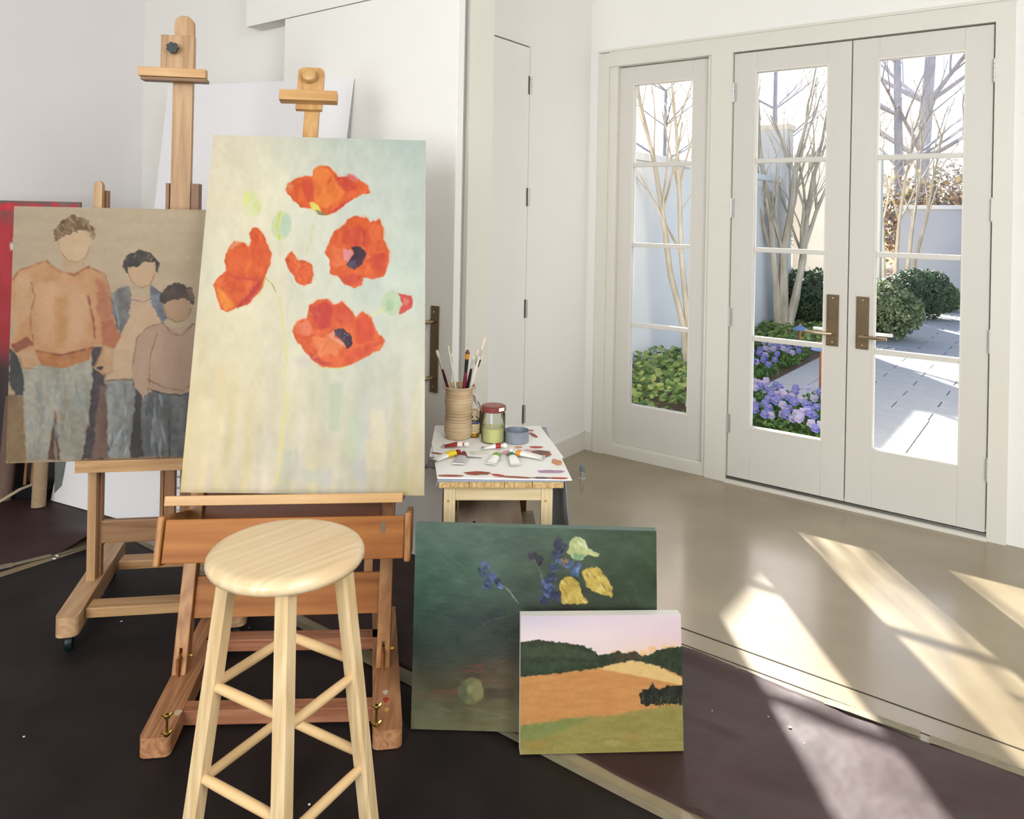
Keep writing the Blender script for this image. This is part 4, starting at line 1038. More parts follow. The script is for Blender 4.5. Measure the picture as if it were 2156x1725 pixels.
# ================================================================== STOOL
ST = thing('wooden_stool', 'tall pale round-seated wooden stool standing in the foreground', 'stool', (-.491, 1.70, 0))
prof = [(.0, .7398), (.145, .7400), (.158, .7385), (.166, .734), (.1715, .726), (.172, .718), (.168, .710), (.158, .7045), (.14, .7035), (.0, .7035)]
MB().lathe(prof, 72, (0, 0, 0), cap=False).build('seat', M['stool'], ST, True)
dirs = {'f': V3((.277, -.961, 0)), 'l': V3((-.961, -.277, 0)), 'r': V3((.961, .277, 0)), 'b': V3((-.277, .961, 0))}
def legp(k, z): r = .122+(.70-z)*.118; return dirs[k]*r+V3((0, 0, z))
def leg_bm(k):
    o = MB(); d = dirs[k]; t_ = V3((-d.y, d.x, 0)); h = .0185; c = .006
    sec = [(h, h-c), (h-c, h), (-h+c, h), (-h, h-c), (-h, -h+c), (-h+c, -h), (h-c, -h), (h, -h+c)]
    e1_ = (d+t_).normalized(); e2_ = (t_-d).normalized()
    vs = []
    for z in (0, .7045):
        q = legp(k, z)
        for a, b in sec: vs.append(q+e1_*a+e2_*b)
    n = len(sec)
    return o.add(vs, [tuple(range(n)), tuple(range(2*n-1, n-1, -1))]+[(i, n+i, n+(i+1) % n, (i+1) % n) for i in range(n)])
for k in 'flrb': leg_bm(k).build('leg', M['stool_z'], ST)
for a, b, z in (('l', 'f', .452), ('l', 'b', .450), ('b', 'r', .463), ('f', 'r', .428), ('l', 'b', .243), ('l', 'f', .257), ('b', 'r', .243), ('f', 'r', .216)):
    p0, p1 = legp(a, z), legp(b, z); L = (p1-p0).length; d = (p1-p0).normalized()
    MB().tube([p0, p0+d*.05, (p0+p1)/2, p1-d*.05, p1], [.0095, .0108, .0112, .0108, .0095], 16).build('rung', M['rung'], ST, True)

# ================================================================== PINE TABLE AND ITS THINGS
TZ = .645
TB = thing('pine_table', 'small pale pine side table covered with paint smeared white boards', 'table', (-.016, 2.415, 0), math.radians(3.0))
TM = rz_m((-.016, 2.415, 0), math.radians(3.0)); TI = TM.inverted()
topm = MB()
edges = [-.201, -.105, .008, .098, .199]
for i in range(4):
    MB().bbox(edges[i]+.0004, edges[i+1]-.0004, 0, .60, TZ-.021, TZ, .004).build('plank', M['pine_top'], TB)
for x in (-.166, .147):
    lg = MB().bbox(x-.0185, x+.0185, .018, .055, 0, TZ-.021, .002).build('leg', M['pine_z'], TB)
    MB().lathe([(.0045, 0), (.0045, .0008)], 16, (x-.004, .018, TZ-.068), (0, -1, 0)).build('peg', M['pine_d'], lg)
for x in (-.166, .10): MB().bbox(x-.0185, x+.0185, .50, .54, 0, TZ-.021, .002).build('leg', M['pine_d'], TB)
MB().bbox(-.1475, .1285, .022, .042, TZ-.067, TZ-.021, .001).build('apron', M['pine_x'], TB)
MB().bbox(-.183, -.165, .055, .50, TZ-.067, TZ-.021, .001).build('apron', M['pine_x'], TB)
MB().bbox(.15, .165, .055, .50, TZ-.067, TZ-.021, .001).build('apron', M['pine_x'], TB)
MB().bbox(-.190, -.183, .056, .54, .20, TZ-.067, .001).build('side_panel', M['brownside'], TB)
MB().bbox(-.165, .145, .06, .50, .345, .36, .001).build('shelf', M['pine_x'], TB)
# plywood sheet stored on the shelf
pl_o = MB()
pl_o.add([(-.14, .30, .362), (.095, .30, .362), (.06, .44, .62), (-.14, .44, .62), (-.14, .309, .362), (.095, .309, .362), (.06, .449, .62), (-.14, .449, .62)],
         [(0, 1, 2, 3), (7, 6, 5, 4), (0, 4, 5, 1), (1, 5, 6, 2), (2, 6, 7, 3), (3, 7, 4, 0)])
o = pl_o.build('plywood_sheet', M['ply']); o.location = (-.016, 2.415, 0); o.rotation_euler = (0, 0, math.radians(3)); tag(o, 'plain plywood offcut tilted under the pine table top', 'board')


def crumple(name, label, c, sx, sy, seedv, m, h=.04):
    vs = []; fs = []; n = 16
    for j in range(n+1):
        for i in range(n+1):
            x = (i/n-.5)*sx; y = (j/n-.5)*sy
            z = h*(.5+mnoise.noise(V3((x*30+seedv, y*30, seedv)))*.9+.5*mnoise.noise(V3((x*70, y*70+seedv, 1))))
            vs.append((x+.01*mnoise.noise(V3((x*40, y*40, 9+seedv))), y, max(.001, z)))
    for j in range(n):
        for i in range(n):
            a = j*(n+1)+i; fs.append((a, a+1, a+n+2, a+n+1))
    o = MB().add(vs, fs).build(name, m); o.location = c
    md = o.modifiers.new('t', 'SOLIDIFY'); md.thickness = .001; md.offset = 1
    return tag(o, label, 'paper')
crumple('crumpled_paper', 'crumpled grey paper on the shelf under the pine table', TM @ V3((-.09, .17, .361)), .13, .16, 3.0, mat('grey_crumple', (176, 164, 156), .6), .035)
crumple('crumpled_paper', 'dark maroon crumpled rag on top of grey paper under the table', TM @ V3((-.115, .17, .40)), .08, .10, 8.0, mat('dark_crumple', (70, 50, 50), .6), .03)

# grey sheet over the table, hanging on both sides
vs = []; fs = []
xs = [-.262, -.236, -.212, -.2035, 0, .2015, .207, .213, .219, .226]
zs = [TZ-.10, TZ-.05, TZ-.005, TZ+.002, TZ+.002, TZ+.002, TZ-.03, TZ-.14, TZ-.28, TZ-.42]
ny = 12
for j in range(ny+1):
    y = -.006+.63*j/ny
    for i, (x, z) in enumerate(zip(xs, zs)):
        zz = z
        if i < 3: zz = TZ+.002-(TZ-z)*max(0, min(1, (j-3)/5)) if j > 3 else TZ-.002-.004*(3-i)
        xx = x if not (i < 3 and j <= 3) else -.2035-.002*(3-i)
        if i > 5: xx += .006*math.sin(j*1.3+i)
        vs.append((xx, y, zz))
nx = len(xs)
for j in range(ny):
    for i in range(nx-1):
        a = j*nx+i; fs.append((a, a+1, a+nx+1, a+nx))
o = MB().add(vs, fs).build('plastic_sheet', M['cloth'], smooth=True); o.location = (-.016, 2.415, 0); o.rotation_euler = (0, 0, math.radians(3))
md = o.modifiers.new('t', 'SOLIDIFY'); md.thickness = .0008; md.offset = 1
tag(o, 'grey blue sheet under the white boards hanging off the table side', 'cloth')


def palette_board(label, pts, z, th, smears, curl=None):
    base = V3((sum(q[0] for q in pts)/4, sum(q[1] for q in pts)/4, z))
    n = 14; vs = []; tl, tr, br, bl = [V3((q[0], q[1], 0)) for q in pts]
    for j in range(n+1):
        for i in range(n+1):
            u = i/n; v = j/n; q = (tl*(1-u)+tr*u)*(1-v)+(bl*(1-u)+br*u)*v
            zz = curl(u, v) if curl else 0
            vs.append((q.x-base.x, q.y-base.y, zz))
    fs = [(j*(n+1)+i, (j+1)*(n+1)+i, (j+1)*(n+1)+i+1, j*(n+1)+i+1) for j in range(n) for i in range(n)]
    o = MB().add(vs, fs).build('palette_board', M['paper']); o.location = base
    md = o.modifiers.new('t', 'SOLIDIFY'); md.thickness = th; md.offset = 1
    tag(o, label, 'board')
    for k, (cx, cy, rx, ry, rot, mm, dz) in enumerate(smears):
        poly = []
        for a in np.linspace(0, 2*PI, 16)[:-1]:
            r = 1+.45*mnoise.noise(V3((math.cos(a)*2+k*7, math.sin(a)*2, k)))
            x, y = rx*math.cos(a)*r, ry*math.sin(a)*r
            poly.append((cx-base.x+x*math.cos(rot)-y*math.sin(rot), cy-base.y+x*math.sin(rot)+y*math.cos(rot)))
        MB().prism(poly, th+dz, th+dz+.0016).build('paint_smear', mm, o)
    return o


RD = pmat('paint_red', (178, 56, 40), .35); RB = pmat('paint_red_brown', (150, 72, 44), .4); OC = pmat('paint_ochre', (206, 140, 90), .4); YL = pmat('paint_yellow', (236, 206, 40), .35)
PK = pmat('paint_pink_tint', (216, 170, 166), .5); PU = pmat('paint_mauve', (168, 128, 160), .4); DKp = pmat('paint_dark', (96, 74, 74), .4); BG = pmat('paint_olive_wash', (222, 220, 196), .5)
# positions measured on the top plane
palette_board('rear white palette board under the crock and jars', [(-.292, 3.03), (.130, 3.05), (.196, 2.66), (-.272, 2.64)], TZ+.0035, .003,
              [(-.02+.02, 2.96, .012, .016, 0, YL, 0), (.075, 2.98, .026, .009, .1, RD, 0), (.098, 2.92, .009, .035, .35, RB, 0), (.06, 2.935, .008, .01, 0, OC, 0)])
palette_board('front white palette board strewn with paint tubes', [(-.281, 2.795), (.178, 2.775), (.208, 2.425), (-.223, 2.420)], TZ+.007, .0035,
              [(-.095, 2.462, .042, .014, .05, RB, 0), (-.03, 2.445, .022, .007, -.4, RD, 0), (.03, 2.43, .05, .005, -.1, RB, 0), (.165, 2.428, .03, .005, 0, RD, 0), (-.18, 2.432, .04, .006, 0, RB, 0), (.11, 2.428, .03, .005, 0, DKp, 0),
               (.145, 2.492, .045, .010, .02, PU, 0), (.105, 2.70, .05, .020, -.2, PK, 0), (.118, 2.685, .034, .024, -.3, DKp, .0007), (.095, 2.665, .02, .012, .3, RB, .0012), (.135, 2.66, .02, .012, .5, RB, .0014),
               (.17, 2.59, .016, .03, .3, OC, 0), (.105, 2.755, .024, .008, 0, RD, 0), (.04, 2.75, .014, .006, 0, OC, 0), (.02, 2.665, .026, .014, .6, RB, 0), (.0, 2.69, .03, .012, .9, PK, .0006), (-.10, 2.68, .035, .012, 0, BG, 0),
               (-.25, 2.66, .02, .004, -.3, RB, 0), (-.19, 2.66, .022, .012, .6, PK, 0), (-.14, 2.625, .05, .0022, -.2, DKp, 0)],
              curl=lambda u, v: .004*max(0, 1-u*5)*max(0, 1-v*2)+.001)
PZ = TZ+.0075     # rear board surface
FZ = TZ+.0128     # front board surface

# crock with brushes
CK = V3((-.188, 2.872, PZ))
ck = thing('stoneware_crock', 'ribbed tan stoneware crock full of paint brushes on the table', 'crock', CK)
prof = [(.0, .0), (.040, .0), (.0455, .006)]
hN = 15
for k in range(hN):
    z = .012+.158*k/(hN-1); r = .0465+.002*math.sin(k*.7)
    prof += [(r-.0008, z-.004), (r+.0004, z), (r+.0008, z+.003)]
prof += [(.047, .178), (.050, .186), (.056, .192), (.0575, .195), (.0545, .197), (.050, .192), (.042, .17), (.040, .02), (.0, .015)]
prof = [(a_*1.1, b_) for a_, b_ in prof]
MB().lathe(prof, 48, cap=False).build('body', M['crock'], ck, True)
gr = MB()
for k in range(hN-1):
    z = .0155+.158*k/(hN-1)+.0028; r = .0465*1.1
    gr.lathe([(r-.0014, z-.001), (r+.0001, z), (r-.0014, z+.001)], 40, cap=False)
gr.build('groove_glaze', M['crock_groove'], ck, True)
BR_ST = M['steel']; WHh = pmat('brush_white_handle', (228, 222, 206), .35); MA = pmat('brush_maroon_handle', (122, 42, 56), .25); BK = pmat('brush_black_handle', (24, 26, 26), .25); DM = pmat('brush_dark_maroon', (64, 28, 38), .25)
YE = pmat('brush_ochre_handle', (214, 158, 60), .3); CRM = pmat('cream_bristle', (226, 214, 178), .8); ORB = pmat('orange_bristle', (206, 138, 40), .6); DRB = pmat('dark_red_tip', (74, 34, 44), .5); BF = pmat('black_ferrule', (34, 40, 40), .35)
def brush(label, tipx, tipy, tipz, inx, iny, hm, fm, bm_, rw, fl, bl, flat=1.0, tipm=None):
    """tip world (relative to crock), inside point at crock bottom"""
    tip = V3((tipx, tipy, tipz)); bot = V3((inx, iny, .02))
    d = (bot-tip); L = d.length; d.normalize()
    t = thing('paint_brush', label, 'paint brush', CK+tip, 0, 'brushes in the stoneware crock')
    MB().tube([d*(bl+fl), d*(bl+fl+.04), d*(L*.7), d*L], [rw*.72, rw, rw*.8, rw*.35], 10).build('handle', hm, t, True)
    MB().tube([d*bl, d*(bl+fl*.5), d*(bl+fl)], [rw*.85*flat, rw*.8*flat, rw*.72], 10).build('ferrule', fm, t, True)
    MB().tube([d*0, d*(bl*.15), d*(bl*.5), d*(bl+.002)], [rw*.3, rw*.8*flat, rw*1.0*flat, rw*.8*flat], 10).build('bristles', bm_, t, True)
    if tipm: MB().tube([d*(-.001), d*(bl*.18), d*(bl*.38)], [rw*.35, rw*.86*flat, rw*1.03*flat], 10).build('paint_tip', tipm, t, True)
    return t
sx = 2.85/1595
def bx_(px): return (px-964.0)*sx
def bz_(py): return .195+(818-py)*sx
brush('leftmost brush with maroon handle and fat cream bristles leaning left', bx_(915), -.01, bz_(742), .01, .0, DM, BR_ST, CRM, .0058, .05, .026)
brush('thin white-handled brush leaning left behind the leftmost brush', bx_(938), .01, bz_(734), .02, .005, WHh, WHh, CRM, .0042, .03, .02)
brush('slim white brush just right of the leaning thin white one', bx_(945), .02, bz_(752), .0, .01, WHh, BR_ST, CRM, .0034, .03, .015)
brush('wide flat brush with orange bristles, dark tip and maroon handle', bx_(981), -.012, bz_(741), .008, -.006, MA, BF, ORB, .0085, .05, .034, 1.05, DRB)
brush('ochre-handled thin brush at the right of the flat brush', bx_(1000), .02, bz_(760), -.01, .005, YE, BR_ST, CRM, .0042, .03, .014)
brush('black-handled pointed brush right of the flat brush', bx_(994), -.02, bz_(753), .002, -.01, BK, BR_ST, CRM, .0062, .035, .012, .6)
brush('tallest brush with long cream bristles leaning right', bx_(1018), .0, bz_(713), -.005, .0, WHh, BR_ST, CRM, .0044, .03, .05)
brush('cream-bristled brush with white handle below the tallest brush', bx_(1011), .012, bz_(752), -.01, -.004, WHh, BF, CRM, .0044, .03, .02)
brush('thin pale brush between the tallest and the black-handled brush', bx_(1003), -.004, bz_(741), .0, .008, WHh, BR_ST, CRM, .0034, .035, .02)

# small varnish bottle
vb = thing('varnish_bottle', 'little amber varnish bottle with cork cap behind crock', 'bottle', (-.128, 2.885, PZ)); vb.scale = (1, 1, .93)
AMB = glassmat('amber_glass', (.95, .88, .68), .14)
MB().lathe([(.018, 0), (.0195, .003), (.0195, .066), (.015, .076), (.0125, .08), (.0125, .088)], 32).build('glass_body', AMB, vb, True)
MB().lathe([(.0175, .002), (.0185, .004), (.0185, .024), (.0, .024)], 28).build('varnish', mat('amber_liquid', (206, 160, 50), .2), vb, True)
lb = MB().lathe([(.0198, .018), (.0198, .055)], 32, cap=False).build('label', mat('cream_label', (224, 206, 156), .6), vb, True)
MB().lathe([(.0200, .055), (.0200, .062)], 32, cap=False).build('blue_band', mat('blue_band', (52, 78, 140), .5), vb, True)
MB().lathe([(.0145, .086), (.0165, .09), (.0165, .108), (.014, .110), (.0, .110)], 24).build('cap', mat('cork_cap', (196, 170, 136), .7), vb, True)
o = MB()
for k in range(5): o.box(-.010, .006 if k % 2 else .009, -.0203, -.0199, .024+.0055*k, .0255+.0055*k)
o.build('label_lines', pmat('label_ink', (120, 104, 84)), vb)
# glass jar
jr = thing('glass_jar', 'glass jar half full of yellow liquid with a red lid', 'jar', (-.055, 2.828, PZ)); jr.scale = (1, 1, .89)
JR = .0445
MB().lathe([(JR-.004, 0), (JR, .004), (JR, .118), (JR-.003, .126), (JR-.004, .132)], 48, cap=False).lathe([(.0, .003), (JR-.004, .003)], 48, cap=False).build('glass_body', M['jar_glass'], jr, True)
MB().lathe([(.0, .004), (JR-.003, .005), (JR-.0025, .060), (.0, .060)], 48, cap=False).build('solvent', mat('yellow_solvent', (204, 202, 140), .15, spec=.5, var=.06, vscale=8), jr, True)
MB().lathe([(JR-.001, .128), (JR+.0015, .130), (JR+.0015, .148), (JR-.002, .151), (.0, .1515)], 48, cap=False).build('lid', mat('dull_red_lid', (124, 60, 54), .4), jr, True)
MB().lathe([(.0, .1517), (JR-.006, .1517)], 40, cap=False).build('lid_top', mat('pinkish_lid_top', (160, 108, 98), .5), jr, True)
MB().add([(JR*1.06*math.sin(a), -JR*1.06*math.cos(a), z) for a in (.45, .6, .75, .9, 1.02) for z in (.136, .150)], [(2*i, 2*i+2, 2*i+3, 2*i+1) for i in range(4)]).build('torn_label', M['paper'], jr)
# tin
tn = thing('round_tin', 'open shallow round tin dish beside the glass jar', 'tin', (.033, 2.833, PZ)); tn.scale = (1, 1, .84)
TR = .0455
MB().lathe([(TR-.002, 0), (TR, .002), (TR, .049), (TR+.001, .051), (TR-.001, .051), (TR-.0015, .004), (.0, .003)], 48, cap=False).build('body', mat('matte_tin', (150, 158, 170), .45, metal=.5), tn, True)
# palette knives
def knife(label, p0, p1, p2, p3, w):
    t = thing('palette_knife', label, 'palette knife', p0)
    o_ = p0
    d = (p1-p0).normalized(); s_ = V3((1, .2, 0)).cross(d).normalized(); sd_ = d.cross(s_).normalized()
    sd_ = V3((d.z, 0, -d.x)).normalized()
    L = (p1-p0).length; vs = []; fs = []
    for q, ww in ((0, .15), (.25, .8), (.55, 1), (.9, .8), (1, .25)):
        c = d*L*q; vs += [c+sd_*w*ww/2, c-sd_*w*ww/2]
    for i in range(4): fs.append((2*i, 2*i+1, 2*i+3, 2*i+2))
    b = MB().add(vs, fs).build('blade', M['steel'], t); md = b.modifiers.new('t', 'SOLIDIFY'); md.thickness = .0008
    MB().tube([p1-o_, p1-o_+(p2-p1)*.5+V3((.004, 0, 0)), p2-o_, p2-o_+(p3-p2)*.3], .002, 8).build('neck', M['steel_dark'], t, True)
    MB().tube([p2-o_, p2-o_+(p3-p2)*.3, p3-o_], [.004, .006, .005], 10).build('handle', mat('knife_handle', (70, 52, 40), .5), t, True)
    return t
kd = lambda px, py, yd: V3(((px-1078)*yd/1595+ (py-460)*.0191*yd/1595, yd, HC-((py-460)-(px-1078)*.0191)*yd/1595))
knife('slim palette knife blade up behind the jar, upper of two', kd(998, 806, 2.90), kd(1006, 845, 2.90), kd(1012, 864, 2.90), V3((-.105, 2.90, PZ+.006)), .010)
knife('broad bent palette knife behind the jar, lower of two', kd(995, 830, 2.925), kd(1011, 860, 2.925), kd(1016, 880, 2.925), V3((-.09, 2.93, PZ+.006)), .016)


# paint tubes
def tube_(label, cx, cy, ang, L, w, body, band, cap_, bandf=.3, capr=.0075, z=None, crease=0):
    L *= 1.18; w *= 1.28; capr *= 1.15
    """lies flat; ang = direction (rad, world) from tail to cap"""
    t = thing('paint_tube', label, 'paint tube', (cx, cy, FZ if z is None else z), ang, 'paint tubes on the front board')
    n = 16; rings = []
    for q in (0, .04, .25, .5, .75, .94, 1.0):
        hw = w/2*(1.08-.25*q); hh = .0012+(.0085-.0012)*min(1, q*1.5)
        if q == 1.0: hw, hh = .005, .005
        rings.append((q, hw, hh))
    def ring(r0, r1, gr=0.0):
        o = MB(); vs = []; fs = []
        qs = np.linspace(r0, r1, 7)
        for q in qs:
            hw = np.interp(q, [r[0] for r in rings], [r[1] for r in rings])+gr; hh = np.interp(q, [r[0] for r in rings], [r[2] for r in rings])+gr
            for k in range(n):
                a = 2*PI*k/n
                ca, sa = math.cos(a), math.sin(a)
                vs.append((-L/2+L*q, hw*math.copysign(abs(ca)**.8, ca), .0090*min(1, q*1.5)+.0015*(1-min(1, q*1.5))+hh*sa+gr+crease*math.sin(q*9)*.0006))
        for i in range(len(qs)-1):
            for k in range(n): fs.append((i*n+k, i*n+(k+1) % n, (i+1)*n+(k+1) % n, (i+1)*n+k))
        fs.append(tuple(range(n-1, -1, -1))); fs.append(tuple((len(qs)-1)*n+k for k in range(n)))
        return o.add(vs, fs)
    ring(0, 1).build('body', body, t, True)
    if band: ring(1-bandf-.06, .94, .0004).build('colour_band', band, t, True)
    MB().bbox(-L/2-.004, -L/2+.004, -w/2*1.1, w/2*1.1, .0004, .0042, .001).build('crimp', M['steel'], t)
    MB().lathe([(.0045, 0), (.0045, .005), (capr, .006), (capr*.92, .017), (capr*.6, .019), (.0, .019)], 18, (L/2, 0, .009), (1, 0, 0)).build('cap', cap_, t, True)
    return t
TW = pmat('tube_white', (234, 232, 224), .35); TS = mat('tube_foil', (196, 196, 196), .35, metal=.6); CW = pmat('cap_white', (232, 228, 222), .4); TRd = pmat('tube_red', (156, 46, 40), .4); TYl = pmat('tube_yellow', (232, 204, 54), .4)
TGn = pmat('tube_green', (118, 160, 60), .4); TOr = pmat('tube_orange', (224, 150, 50), .4); TDg = pmat('tube_dark_green', (30, 110, 84), .4); TDr = pmat('tube_dark_red', (112, 36, 34), .4)
tube_('red banded paint tube with white cap below the crock', -.195, 2.735, .02, .062, .022, TRd, TW, CW, .25)
tube_('white paint tube with red band lying below the glass jar', -.055, 2.722, .12, .058, .021, TW, TRd, CW, .28)
tube_('yellow striped white paint tube at the left of the board', -.215, 2.605, .75, .080, .026, TW, TYl, TRd, .4)
tube_('silver foil paint tube with dark red shoulder', -.158, 2.575, 1.45, .060, .030, TS, TDr, TDr, .28, .009)
tube_('white paint tube with bright green shoulder', -.045, 2.585, 1.30, .068, .026, TW, TGn, TS, .3, .007)
tube_('white paint tube edged in dark green right of the green one', .022, 2.575, 1.75, .062, .026, TW, None, TDg, .3, .009)
tube_('fat white paint tube with orange band at the cap end', .075, 2.635, 2.85, .085, .032, TW, TOr, CW, .16, .012)

# ================================================================== SMALL FLOOR THINGS
ds = thing('door_stop', 'small chrome dome door stop on the bare concrete', 'door stop', (.430, 4.345, 0))
MB().lathe([(.021, 0), (.021, .004), (.013, .007), (.013, .046), (.0, .046)], 28, cap=False).build('post', M['steel'], ds, True)
MB().lathe([(.015, .046), (.0165, .052), (.0165, .066), (.012, .077), (.0, .081)], 28, cap=False).build('bumper', mat('grey_bumper', (128, 138, 146), .5), ds, True)

# rolls and sticks at the far left
def roll(label, x, y, r, h, m, lean=(0, 0)):
    t = thing('wrapped_roll', label, 'roll', (x, y, .002))
    MB().tube([(0, 0, 0), (lean[0]*.5, lean[1]*.5, h*.5), (lean[0], lean[1], h)], r, 20).build('roll_body', m, t, True)
    return t
KR = mat('kraft_wrap', (168, 142, 112), .7, var=.12, vscale=60, bump=.4, bscale=120); KR2 = mat('mauve_kraft_wrap', (112, 90, 80), .75, var=.12, vscale=60)
r1 = roll('bubble wrapped kraft roll standing left of the white boards', -2.335, 3.78, .032, .42, KR, (-.02, .06))
roll('dusky wrapped roll at the far left edge', -2.56, 3.86, .036, .52, KR2, (-.0, .06))
t = thing('plastic_wrap', 'translucent grey plastic wrap around board edge beside kraft roll', 'plastic wrap', (-2.285, 3.86, .003))
MB().prism([(-.02, 0), (.025, -.012), (.03, .0), (-.015, .02)], 0, .26).build('wrap', mat('grey_wrap', (116, 122, 118), .35, var=.15, vscale=30), t)
for i, (x, y) in enumerate(((-2.50, 3.93), (-2.46, 3.925), (-2.42, 3.92))):
    o = MB().beam((0, 0, 0), (.01, .07, .8), .014, .014, (0, 1, 0), .002).build('wooden_batten', (M['pine_z'] if i == 2 else M['beechd_z'])); o.location = (x, y, .055)
    tag(o, ['dark thin batten leftmost of three behind the rolls', 'dark thin batten middle of three behind the rolls', 'pale thin batten right of three beside the kraft roll'][i], 'batten', 'battens behind the rolls')
bx = MB().bbox(-.16, .12, -.045, .05, 0, .052, .004).build('dark_storage_box', M['black_plastic']); bx.location = (-2.46, 3.93, .002); tag(bx, 'low black box under the battens at left', 'box')
# strap and disc of board lying on the floor
o = MB(); vs = []; fs = []
pts = [V3((-2.63, 3.50, .006)), V3((-2.56, 3.60, .012)), V3((-2.50, 3.70, .04)), V3((-2.44, 3.80, .08)), V3((-2.40, 3.86, .09))]
for q in pts: vs += [q+V3((-.012, .006, 0)), q+V3((.012, -.006, 0))]
for i in range(4): fs.append((2*i, 2*i+1, 2*i+3, 2*i+2))
o = MB().add(vs, fs).build('webbing_strap', mat('pale_webbing', (186, 172, 144), .7)); md = o.modifiers.new('t', 'SOLIDIFY'); md.thickness = .0015
tag(o, 'pale webbing strap trailing on the floor at left edge', 'strap')

# ================================================================== OUTDOORS
GZ = -.03
def ubox(name, label, b, m, cat, kind=None, parent=None):
    o = MB().box(*b).build(name, m, parent)
    if parent is None:
        o.location = C0; o.rotation_euler = (0, 0, -A); tag(o, label, cat, kind=kind)
    return o
ubox('ground', 'dark mulched garden soil outside the doors', (-6, 12, .14, 30, -.2, GZ-.02), M['soil'], 'ground', 'structure')
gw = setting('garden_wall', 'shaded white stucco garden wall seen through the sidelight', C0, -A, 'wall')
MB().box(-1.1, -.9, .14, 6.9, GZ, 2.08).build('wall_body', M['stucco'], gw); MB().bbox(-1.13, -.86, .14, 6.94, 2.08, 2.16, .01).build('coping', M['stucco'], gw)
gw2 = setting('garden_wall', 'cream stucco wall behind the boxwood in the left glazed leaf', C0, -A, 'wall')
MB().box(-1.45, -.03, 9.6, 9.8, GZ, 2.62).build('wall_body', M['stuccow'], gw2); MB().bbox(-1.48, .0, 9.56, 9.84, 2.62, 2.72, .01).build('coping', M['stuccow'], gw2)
gw3 = setting('garden_wall', 'low stucco wall toned grey blue for shade at the end of the paving', C0, -A, 'wall')
MB().box(-.2, 5.5, 12.4, 12.6, GZ, 1.82).build('wall_body', M['stucco_shade'], gw3); MB().bbox(-.2, 5.5, 12.36, 12.64, 1.82, 1.90, .01).build('coping', M['stucco'], gw3)
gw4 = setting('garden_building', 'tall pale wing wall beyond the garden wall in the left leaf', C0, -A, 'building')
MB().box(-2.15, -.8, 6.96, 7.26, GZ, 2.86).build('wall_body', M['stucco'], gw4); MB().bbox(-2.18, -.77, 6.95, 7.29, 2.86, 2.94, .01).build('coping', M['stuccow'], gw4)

# paving
pv = setting('paving', 'pale running bond paving of the garden court', C0, -A, 'paving')
ubox('bed', '', (.23, 6.2, 2.35, 12.3, GZ-.018, GZ-.012), M['joint'], '', None, pv)
ubox('bed', '', (1.22, 6.2, .14, 2.35, GZ-.018, GZ-.012), M['joint'], '', None, pv)
cnt = 0; pmesh = {}
def paver(u0, u1, v0, v1):
    global cnt
    key = (round(u1-u0, 3), round(v1-v0, 3))
    if key not in pmesh:
        g = .004
        o = MB().bbox(g, u1-u0-g, g, v1-v0-g, -.012, 0, .003, 1).build('paver', M['paver'], pv); pmesh[key] = o
        o.location = (u0, v0, GZ)
    else:
        o = pmesh[key].copy(); COL.objects.link(o); o.parent = pv; o.location = (u0, v0, GZ+random.uniform(-.001, .001))
    cnt += 1
for j in range(6):          # strip near the doors
    v0 = .30+j*.3617
    for u0 in (1.24, 1.66, 2.28, 2.90): paver(u0, u0+(.42 if u0 == 1.24 else .62), v0, v0+.3617)
for j in range(36):
    v0 = 2.47+j*.2725
    s0 = 1.34 if j % 2 == 1 else 1.65
    w0 = s0-.62*(1 if j % 2 else 1)-.0
    n_u = 4 if j < 22 else 6
    paver(.555, s0-.62, v0, v0+.2725)
    us = [s0-.62]+[s0+.62*k for k in range(n_u)]
    for u0 in us: paver(u0, u0+.62, v0, v0+.2725)
for j in range(16):
    paver(.235, .555 if True else 0, 2.47+j*.545, 2.47+(j+1)*.545)
for j in range(0):
    pass


# foliage helpers
def leafcloud(bm_, c, r, n, size, flat=.5, shell=.55, seedv=0, wob=.25, up=0.0):
    rg = np.random.default_rng(seedv+17)
    c = np.array(c); r = np.array(r)
    for k in range(n):
        d = rg.normal(size=3); d /= np.linalg.norm(d)
        if flat and d[2] < -flat: d[2] = -flat
        rad = shell+(1-shell)*rg.random()
        wv = 1+wob*mnoise.noise(V3(tuple(d*2.2+seedv)))
        q = c+d*r*rad*wv
        nrm = d+rg.normal(size=3)*.6; nrm[2] += up; nrm /= np.linalg.norm(nrm)
        t1 = np.cross(nrm, [0.3, .5, .8]); t1 /= np.linalg.norm(t1); t2 = np.cross(nrm, t1)
        a = rg.random()*2*PI; e1_ = t1*math.cos(a)+t2*math.sin(a); e2_ = np.cross(nrm, e1_)
        s_ = size*(.6+.8*rg.random())
        o = len(bm_.v)
        bm_.v += [tuple(q-e1_*s_), tuple(q+e2_*s_*.55), tuple(q+e1_*s_), tuple(q-e2_*s_*.55)]
        bm_.f.append([o, o+1, o+2, o+3]); bm_.mi.append(0)


def fastbuild(b, name, m, parent=None):
    me = bpy.data.meshes.new(name); me.from_pydata(b.v, [], b.f); me.materials.append(m); me.update()
    o = bpy.data.objects.new(name, me); COL.objects.link(o)
    if parent: o.parent = parent
    return o


